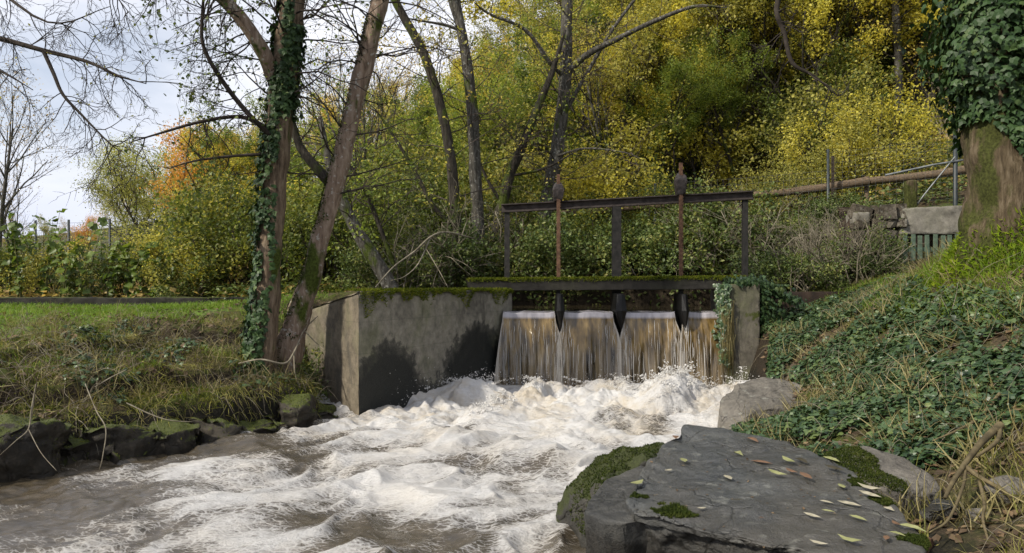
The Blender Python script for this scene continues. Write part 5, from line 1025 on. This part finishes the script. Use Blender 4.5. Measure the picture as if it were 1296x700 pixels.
pg = thing('picket_gate', (7.3, 12.93, 1.7), 'faded green picket gate set under the concrete lintel', 'gate')
me = None
for k, x in enumerate(np.arange(6.70, 7.95, .128)):
    if me is None:
        mb = MB(); box(mb, (0, 0, .33), (.078, .025, .72)); V, F_ = mb.arrays(); V[:, 0] *= np.where(V[:, 2] > .6, .82, 1); me = mesh_np('picket', V, F_, False); me.materials.append(M['greenwood'])
    o = put('picket', me, None, pg); o.location = (x-7.3, 0, .02+.012*math.sin(k*2.1)); o.rotation_euler = (0, .02*math.sin(k*1.7), 0)
for z in (.18, .46): mb = MB(); box(mb, (7.31, 12.965, 1.7+z), (1.3, .035, .075)); mb.build('rail', M['greenwood'], pg, smooth=False)

# ------------------------------------------------------------------ broad-leaved plants behind the low wall
leafme = []
for k in range(4):
    v = BIGLEAF[0].copy(); v[:, 2] += .10*RG(k).normal(size=9); me = mesh_np('leaf', v, BIGLEAF[1], True); me.materials.append(M['knot']); leafme.append(me)
rg = RG(131)
for i, (px_, Y, h, lab) in enumerate(((8, 15.6, 1.75, 'broad-leaved weed at the far left edge behind the low wall'), (42, 15.5, 1.9, 'tallest broad-leaved weed behind the low wall, near the left edge'), (70, 15.9, 1.45, 'short broad-leaved weed just right of the tallest one'),
        (98, 15.5, 1.75, 'tall broad-leaved weed with a leafy top left of the fence post'), (128, 15.7, 1.55, 'bushy broad-leaved weed in the middle of the row behind the wall'), (160, 15.6, 1.3, 'low broad-leaved weed right of the middle of the row'), (196, 15.8, 1.05, 'small broad-leaved weed toward the ivy-clad trunk'))):
    g = gp(at(px_, Y), Y); t = thing('broadleaf_weed', tuple(g), lab, 'plant', 'broad-leaved weeds behind the low wall'); T = Tubes(); nodes = []
    for k in range(5):
        a = rg.random()*6.28; q = spline([g+A(.2*np.cos(a), .2*np.sin(a), -.1), g+A(.3*np.cos(a), .3*np.sin(a), h*.5), g+A(.45*np.cos(a)+rg.normal(0, .1), .45*np.sin(a), h*rg.uniform(.75, 1.02))], 5); T.add(q, np.linspace(.012, .004, len(q)), 5); nodes += list(q[2:])
    mb = MB(); T.into(mb); mb.build('stems', M['stem'], t)
    for q in nodes:
        for rep in range(2):
            l = put('leaf', leafme[rg.integers(4)], None, t); l.location = q-g; N = nrm(A(rg.normal(0, .5), -.5+rg.normal(0, .4), .8)); R = frames(N[None], rg.normal(size=(1, 3))+A(0, 0, -.3))[0]; s = rg.uniform(.10, .21)
            from mathutils import Matrix
            mt = np.eye(4); mt[:3, :3] = R*s; mt[:3, 3] = q-g; l.matrix_basis = Matrix(mt.tolist())
for i, (px_, Y, s) in enumerate(((20, 16.4, .5), (75, 16.6, .55), (120, 16.5, .5), (165, 16.6, .55), (205, 16.2, .6), (240, 16.0, .55), (-30, 16.4, .6), (50, 18.5, .45), (110, 18.8, .45), (180, 18.6, .5), (0, 19, .45))): plant(('gshrub', 'oshrub', 'bramble')[i % 3], i % 3, at(px_, Y), Y, s)
label_plants()

# ------------------------------------------------------------------ ground cover
def cover(name, label, cat, n, xr, yr, keep, tm, m, size, rg, lift=0.0, lean=.45, flat=False, wide=(1, 1), hang=None):
    x, y = rg.uniform(*xr, n), rg.uniform(*yr, n); z, N = gfast(x, y); k = keep(x, y, z); x, y, z, N = x[k], y[k], z[k], N[k]; n = len(x)
    N = nrm(N*(.9 if flat else .6)+A(0, 0, .5)+rg.normal(0, lean, (n, 3))); S = rg.uniform(*size, n)
    P = np.stack([x, y, z], -1)+(N*0+A(0, 0, 1))*(lift*rg.random(n))[:, None]
    mb = MB(); scatter(mb, tm, P, frames(N, rg=rg), np.c_[S*rg.uniform(*wide, n), S, S]); return tag(mb.build(name, M[m], None, smooth=False), label, cat, kind='stuff')
rg = RG(141)
uL = lambda x, y: (np.interp(y, LY, LX)-x)*.77
vR = lambda x, y: (x-np.interp(y, RY, RX))*.8
rock_free = lambda x, y: ~((x < 2.15) & (y < 5.9))
nz = lambda x, y, f, o=0: pn(xyz(x*f+o, y*f))
cover('bank_ivy', 'dark green ivy carpeting the right bank', 'ivy', 78000, (2.1, 6.6), (4.4, 12.1), lambda x, y, z: (vR(x, y) > .25) & rock_free(x, y) & (z < 1.55+.5*nz(x, y, .9)) & ~((y > 7.7) & (y < 9.3) & (x < 3.35)) & (nz(x, y, 1.1, 5)+.4*nz(x, y, 3.3) > -.26) & (y > 5.0+.5*nz(x, y, 1.4)), IVY, 'ivy_light', (.032, .07), rg, .11, .45, True)
cover('bank_grass', 'short green and fading grass on top of the right bank', 'grass', 30000, (3.6, 9), (5.5, 12.6), lambda x, y, z: (z > 1.15+.5*nz(x, y, 1.3)) & (nz(x, y, 1.6, 9) > -.22), BLADE, 'drygreen', (.05, .12), rg, 0, .45, wide=(.6, 1.1))
cover('green_grass', 'fresh green grass tufts on the crest of the right bank', 'grass', 34000, (3.8, 7.5), (6.5, 12.4), lambda x, y, z: (z > 1.25) & (nz(x, y, 1.3, 3) > -.1), BLADE, 'lawn', (.06, .14), rg, 0, .4, wide=(.6, 1.0))
cover('leaf_litter', 'brown fallen leaves scattered over the right bank', 'leaf litter', 16000, (1.8, 9), (3.2, 12.5), lambda x, y, z: (vR(x, y) > .2) & rock_free(x, y) & (nz(x, y, 1.2, 20) > -.15), LEAF, 'litter', (.05, .10), rg, .03, .35, True)
cover('dry_grass', 'yellowed grass and stalks on the lower right bank', 'grass', 15000, (2.2, 6.2), (3.2, 11), lambda x, y, z: (vR(x, y) > .3) & rock_free(x, y) & (nz(x, y, 1.7, 40)+(y < 5.2)*.1-.1 > .0), BLADE, 'dry', (.12, .30), rg, 0, .55, wide=(.35, .7))
cover('bank_tufts', 'green grass tufts among the roots at the lower right', 'grass', 2600, (2.0, 4.2), (3.2, 5.2), lambda x, y, z: (vR(x, y) > .3) & rock_free(x, y) & (nz(x, y, 2.2, 12) > .05), BLADE, 'drygreen', (.08, .22), rg, 0, .5, wide=(.4, .8))
cover('fresh_grass', 'fresh green grass patches among the moss of the left bank', 'grass', 16000, (-8.5, -2.4), (6, 11), lambda x, y, z: (uL(x, y) > .4) & (uL(x, y) < 3.4) & (nz(x, y, 1.3, 64) > .06) & (z > .4), BLADE, 'lawn', (.05, .12), rg, 0, .5, wide=(.6, 1.1))
cover('ground_ivy', 'small ivy leaves round the foot of the two leaning trunks', 'ivy', 5200, (-5.2, -2.4), (7.4, 10.6), lambda x, y, z: (uL(x, y) > .25) & (nz(x, y, 1.3, 17)+.4*nz(x, y, 4, 1) > .02), IVY, 'ivy_light', (.035, .07), rg, .08, .5, True)
cover('lawn_grass', 'short bright green lawn on the left bank', 'grass', 46000, (-13, -3.2), (8.2, 14.8), lambda x, y, z: (uL(x, y) > 2.3+.5*nz(x, y, .9)) & (nz(x, y, .8, 60)+.25*(y-10.5)*.5 > -.1), TUFT, 'lawn', (.05, .10), rg, 0, .35, wide=(1.2, 2.0))
cover('rough_grass', 'fading tangled grass covering the left bank slope', 'grass', 34000, (-9.5, -2.3), (5.6, 12), lambda x, y, z: (uL(x, y) > .35) & (uL(x, y) < 3.6+.8*nz(x, y, 1)) & (nz(x, y, 1.5, 33)+.35*nz(x, y, 4, 3) > .06) & (z > .38), BLADE, 'drygreen', (.05, .14), rg, 0, .6, wide=(.45, .9))
cover('dead_grass', 'pale dead grass strands lying over the left bank', 'grass', 15000, (-9, -2.3), (5.6, 11), lambda x, y, z: (uL(x, y) > .2) & (uL(x, y) < 3.2) & (nz(x, y, 1.9, 73) > -.02) & (z > .35), BLADE, 'dry', (.12, .30), rg, .02, 1.0, wide=(.22, .45))
cover('moss_cushions', 'green moss cushions along the left bank edge', 'moss', 75000, (-8, -2.2), (5.4, 10.4), lambda x, y, z: (uL(x, y) > .02) & (uL(x, y) < 2.6) & (nz(x, y, 1.8, 90)+.3*nz(x, y, 6) > -.02) & (z > .3), TUFT, 'moss', (.02, .045), rg, 0, .5, wide=(2, 4))
n = 4200; yy_ = rg.uniform(5.6, 9.6, n); xx_ = np.interp(yy_, LY, LX)-rg.choice([.06, .3, .85, .9, 2.3, 2.4], n)-rg.normal(0, .09, n); k = nz(xx_, yy_, 1.4, 7) > -.15; xx_, yy_ = xx_[k], yy_[k]; n = len(xx_)
P = np.stack([xx_, yy_, ground_z(xx_, yy_)+.02+.06*rg.random(n)], -1); mb = MB(); scatter(mb, BLADE, P, frames(A(.5, -.5, .2)+rg.normal(0, .6, (n, 3)), A(.3, -.3, -1)+rg.normal(0, .45, (n, 3))), np.c_[rg.uniform(.06, .14, n), rg.uniform(.06, .30, n), rg.uniform(.03, .2, n)])
tag(mb.build('overhanging_grass', M['drygreen'], None, smooth=False), 'limp grass hanging over the left bank edge', 'grass', kind='stuff')
cover('fallen_leaves', 'brown and russet fallen leaves on the left bank', 'leaf litter', 12000, (-11, -2.3), (5.8, 14.6), lambda x, y, z: (uL(x, y) > .25) & (nz(x, y, 1.0, 110) > -.1), LEAF, 'litter', (.05, .10), rg, .03, .35, True)
cover('hill_litter', 'dead leaves and low plants covering the wooded slope', 'undergrowth', 42000, (-14, 30), (15.2, 44), lambda x, y, z: np.abs(x/y+.0) < .78, LEAF, 'tan', (.10, .26), rg, .25, .5, True)
cover('path_weeds', 'low green weeds along the hillside path', 'undergrowth', 26000, (-6, 10.5), (14.6, 20), lambda x, y, z: (nz(x, y, .9, 15) > -.25) & ~((x > 6.5) & (y < 14.3)), LEAF, 'bramble', (.06, .13), rg, .35, .6, True)

def tangle(name, label, n, xr, yr, keep, m, rg, L=(.2, .6), r=(.0018, .0042)):
    x, y = rg.uniform(*xr, n), rg.uniform(*yr, n); z, N = gfast(x, y); k = keep(x, y, z); T = Tubes()
    for p in np.stack([x, y, z], -1)[k]:
        a = rg.random()*6.283; l = rg.uniform(*L); d = A(math.cos(a), math.sin(a), 0)*l; h = rg.uniform(.03, .16); e = p+d; e[2] = gfast(e[:1], e[1:2])[0][0]+rg.uniform(-.02, .08)
        if e[2] < .1: e[2] = .1+.1*rg.random()
        q = spline([p, p*.65+e*.35+A(0, 0, h)+rg.normal(0, .03, 3), p*.3+e*.7+A(0, 0, h*.8)+rg.normal(0, .03, 3), e], 3); T.add(q, np.linspace(rg.uniform(*r), .001, len(q)), 3)
    mb = MB(); T.into(mb); return tag(mb.build(name, M[m], None), label, 'dead stems', kind='stuff')
tangle('dead_stems', 'tangle of pale dead stems and rootlets over the left bank', 1500, (-8.5, -2.4), (5.8, 11), lambda x, y, z: (uL(x, y) > .1) & (uL(x, y) < 3.0) & (nz(x, y, 1.2, 21) > -.1), 'greytwig', RG(171))
tangle('edge_rootlets', 'pale rootlets and limp stems hanging over the stones of the left bank edge', 1100, (-6.5, -2.2), (5.8, 9.6), lambda x, y, z: (uL(x, y) > .15) & (uL(x, y) < .95), 'root', RG(174), (.15, .45), (.002, .005))
tangle('brown_stems', 'dark brittle bramble stems over the left bank', 700, (-8.5, -2.4), (5.8, 11), lambda x, y, z: (uL(x, y) > .1) & (uL(x, y) < 3.0) & (nz(x, y, 1.2, 51) > -.05), 'twig', RG(172))
tangle('bank_stems', 'dry stems and tendrils lying over the ivy of the right bank', 900, (2.3, 6.2), (3.4, 11.5), lambda x, y, z: (vR(x, y) > .3) & rock_free(x, y) & (nz(x, y, 1.2, 81) > -.08), 'greytwig', RG(173))
def strand(name, label, cat, pts, r, m, rough=.04, seg=7, kids=()):
    q = spline(pts, 6); mb = MB(); T = Tubes().add(q, rads(q, r), seg)
    if kids:
        o = thing(name, tuple(pts[0]), label, cat); T.into(mb, rough); mb.build('stem', M[m], o)
        for kp, kr in kids: k = spline(kp, 5); mb = MB(); Tubes().add(k, rads(k, kr), 6).into(mb, rough); mb.build('branch', M[m], o)
        return o
    T.into(mb, rough); return tag(mb.build(name, M[m], None, pts[0]), label, cat)
strand('exposed_root', 'thick pale root snaking down the right bank to the boulders', 'root', [W(1266, 540, 4.75), W(1242, 562, 4.6), W(1222, 588, 4.45), W(1206, 612, 4.3), W(1196, 632, 4.2)], [.026, .020, .016, .014, .010], 'root',
       kids=[([W(1221, 592, 4.44), W(1240, 606, 4.3), W(1268, 622, 4.2), W(1292, 642, 4.15), W(1310, 650, 4.1)], [.015, .013, .011, .010, .007]), ([W(1240, 612, 4.3), W(1246, 640, 4.1), W(1244, 660, 4.0), W(1252, 690, 3.85)], [.010, .010, .008, .006]),
             ([W(1222, 596, 4.42), W(1218, 620, 4.25), W(1200, 660, 4.0), W(1176, 676, 3.9)], [.011, .009, .008, .004]), ([W(1266, 540, 4.75), W(1262, 560, 4.6), W(1236, 580, 4.5)], [.014, .014, .008])])
strand('dead_branch', 'brown dead branch lying across the ivy at the upper right', 'branch', [W(1265, 500, 5.4), W(1240, 530, 5.3), W(1215, 545, 5.2), W(1180, 560, 5.2)], [.012, .014, .010, .004], 'root', .02, 6)
strand('forked_twig', 'small forked pale twig lying on the flat rock', 'twig', [W(990, 566, 5.2), W(985, 575, 5.1), W(994, 584, 5.0), W(1008, 592, 4.9)], [.004, .005, .004, .002], 'leaf_pale', 0, 5)
rg = RG(151)
tw = [('pale forked dead branch hanging to the water at the far left', [W(46, 488, 6.2), W(40, 520, 6.15), W(36, 545, 6.1), W(20, 560, 6.0), W(0, 578, 5.9)], [.007, .006, .005, .004, .002], [([W(40, 520, 6.15), W(26, 505, 6.1), W(8, 512, 6.0)], [.004, .003, .002]), ([W(36, 545, 6.1), W(52, 575, 6.0), W(72, 598, 5.9)], [.004, .003, .002])]),
      ('thin curved root arching over the left bank down to the water', [W(108, 488, 7.0), W(122, 522, 6.7), W(134, 545, 6.6), W(130, 580, 6.5), W(126, 596, 6.45)], [.005, .005, .005, .004, .002], ()),
      ('long dead stalk lying across the mossy ledge of the left bank', [W(160, 512, 7.1), W(190, 526, 7.1), W(215, 534, 7.1), W(245, 536, 7.2)], [.006, .006, .005, .003], ()),
      ('pale leaning stalk near the middle of the left bank', [W(120, 492, 7.4), W(140, 480, 7.5), W(160, 470, 7.5)], [.006, .006, .004], ()),
      ('dry branch draped from the ivied trunk base to the concrete wall', [W(302, 462, 8.9), W(330, 457, 8.8), W(360, 462, 8.9), W(372, 448, 9.2), W(385, 420, 9.6), W(402, 402, 10.0)], [.008, .011, .012, .012, .010, .006], [([W(372, 448, 9.2), W(374, 478, 9.1), W(384, 502, 9.1)], [.01, .008, .004]), ([W(385, 420, 9.6), W(398, 434, 9.5), W(412, 446, 9.4)], [.007, .005, .003])]),
      ('arching pale bramble stem over the top of the concrete wall', [W(475, 366, 11.0), W(498, 340, 11.5), W(525, 320, 12), W(545, 302, 12.4), W(565, 296, 12.8), W(600, 304, 13.4)], [.010, .012, .014, .016, .017, .014], [([W(545, 302, 12.4), W(530, 335, 12), W(512, 352, 11.7), W(495, 357, 11.5)], [.014, .010, .007, .004]), ([W(540, 318, 12.2), W(556, 345, 12), W(567, 366, 11.9)], [.009, .007, .004])])]
for lab, pts, r, kids in tw: strand('dead_branch', lab, 'branch', pts, r, 'greytwig', .02, 6, kids)
# ivy and dry grass hanging round the pillar
pv = thing('pillar_ivy', (3.6, 11.6, .2), 'ivy draped over the top and sides of the concrete pillar', 'ivy')
n = 2600; rg = RG(161); side = rg.random(n); x = np.where(side < .22, 3.32, np.where(side < .62, 3.80, rg.uniform(3.3, 4.2, n))); x = x+np.where(side < .22, -1, 1)*np.abs(rg.normal(0, .05+.13*(side > .22), n)); y = rg.uniform(11.5, 12.1, n)
z = np.where(side < .62, 1.58-rg.random(n)**1.2*1.25, 1.58+np.abs(rg.normal(0, .05, n))-np.maximum(0, x-3.8)*.5); front = rg.random(n) < .12; y = np.where(front & (side < .62), 11.52, y)
mb = MB(); N = np.stack([np.where(side < .22, -.6, .6), -1+0*x, .4+0*x], -1)+rg.normal(0, .35, (n, 3)); scatter(mb, IVY, np.stack([x, y, z], -1), frames(N, A(0, 0, -1)+rg.normal(0, .4, (n, 3))), rg.uniform(.05, .09, n)); tag(mb.build('leaves', M['ivy_light'], pv, smooth=False), kind='stuff')
n = 420; mb = MB(); T = Tubes()
for k in range(n):
    p = A(3.32+rg.normal(0, .035), rg.uniform(11.5, 11.75), rg.uniform(.7, 1.35)); T.add([p, p+A(rg.normal(-.03, .02), -.03, -.2*rg.random()), p+A(rg.normal(-.03, .03), -.03, -.35-.35*rg.random())], [.003, .003, .001], 3)
T.into(mb); tag(mb.build('hanging_stems', M['dry'], pv), kind='stuff')
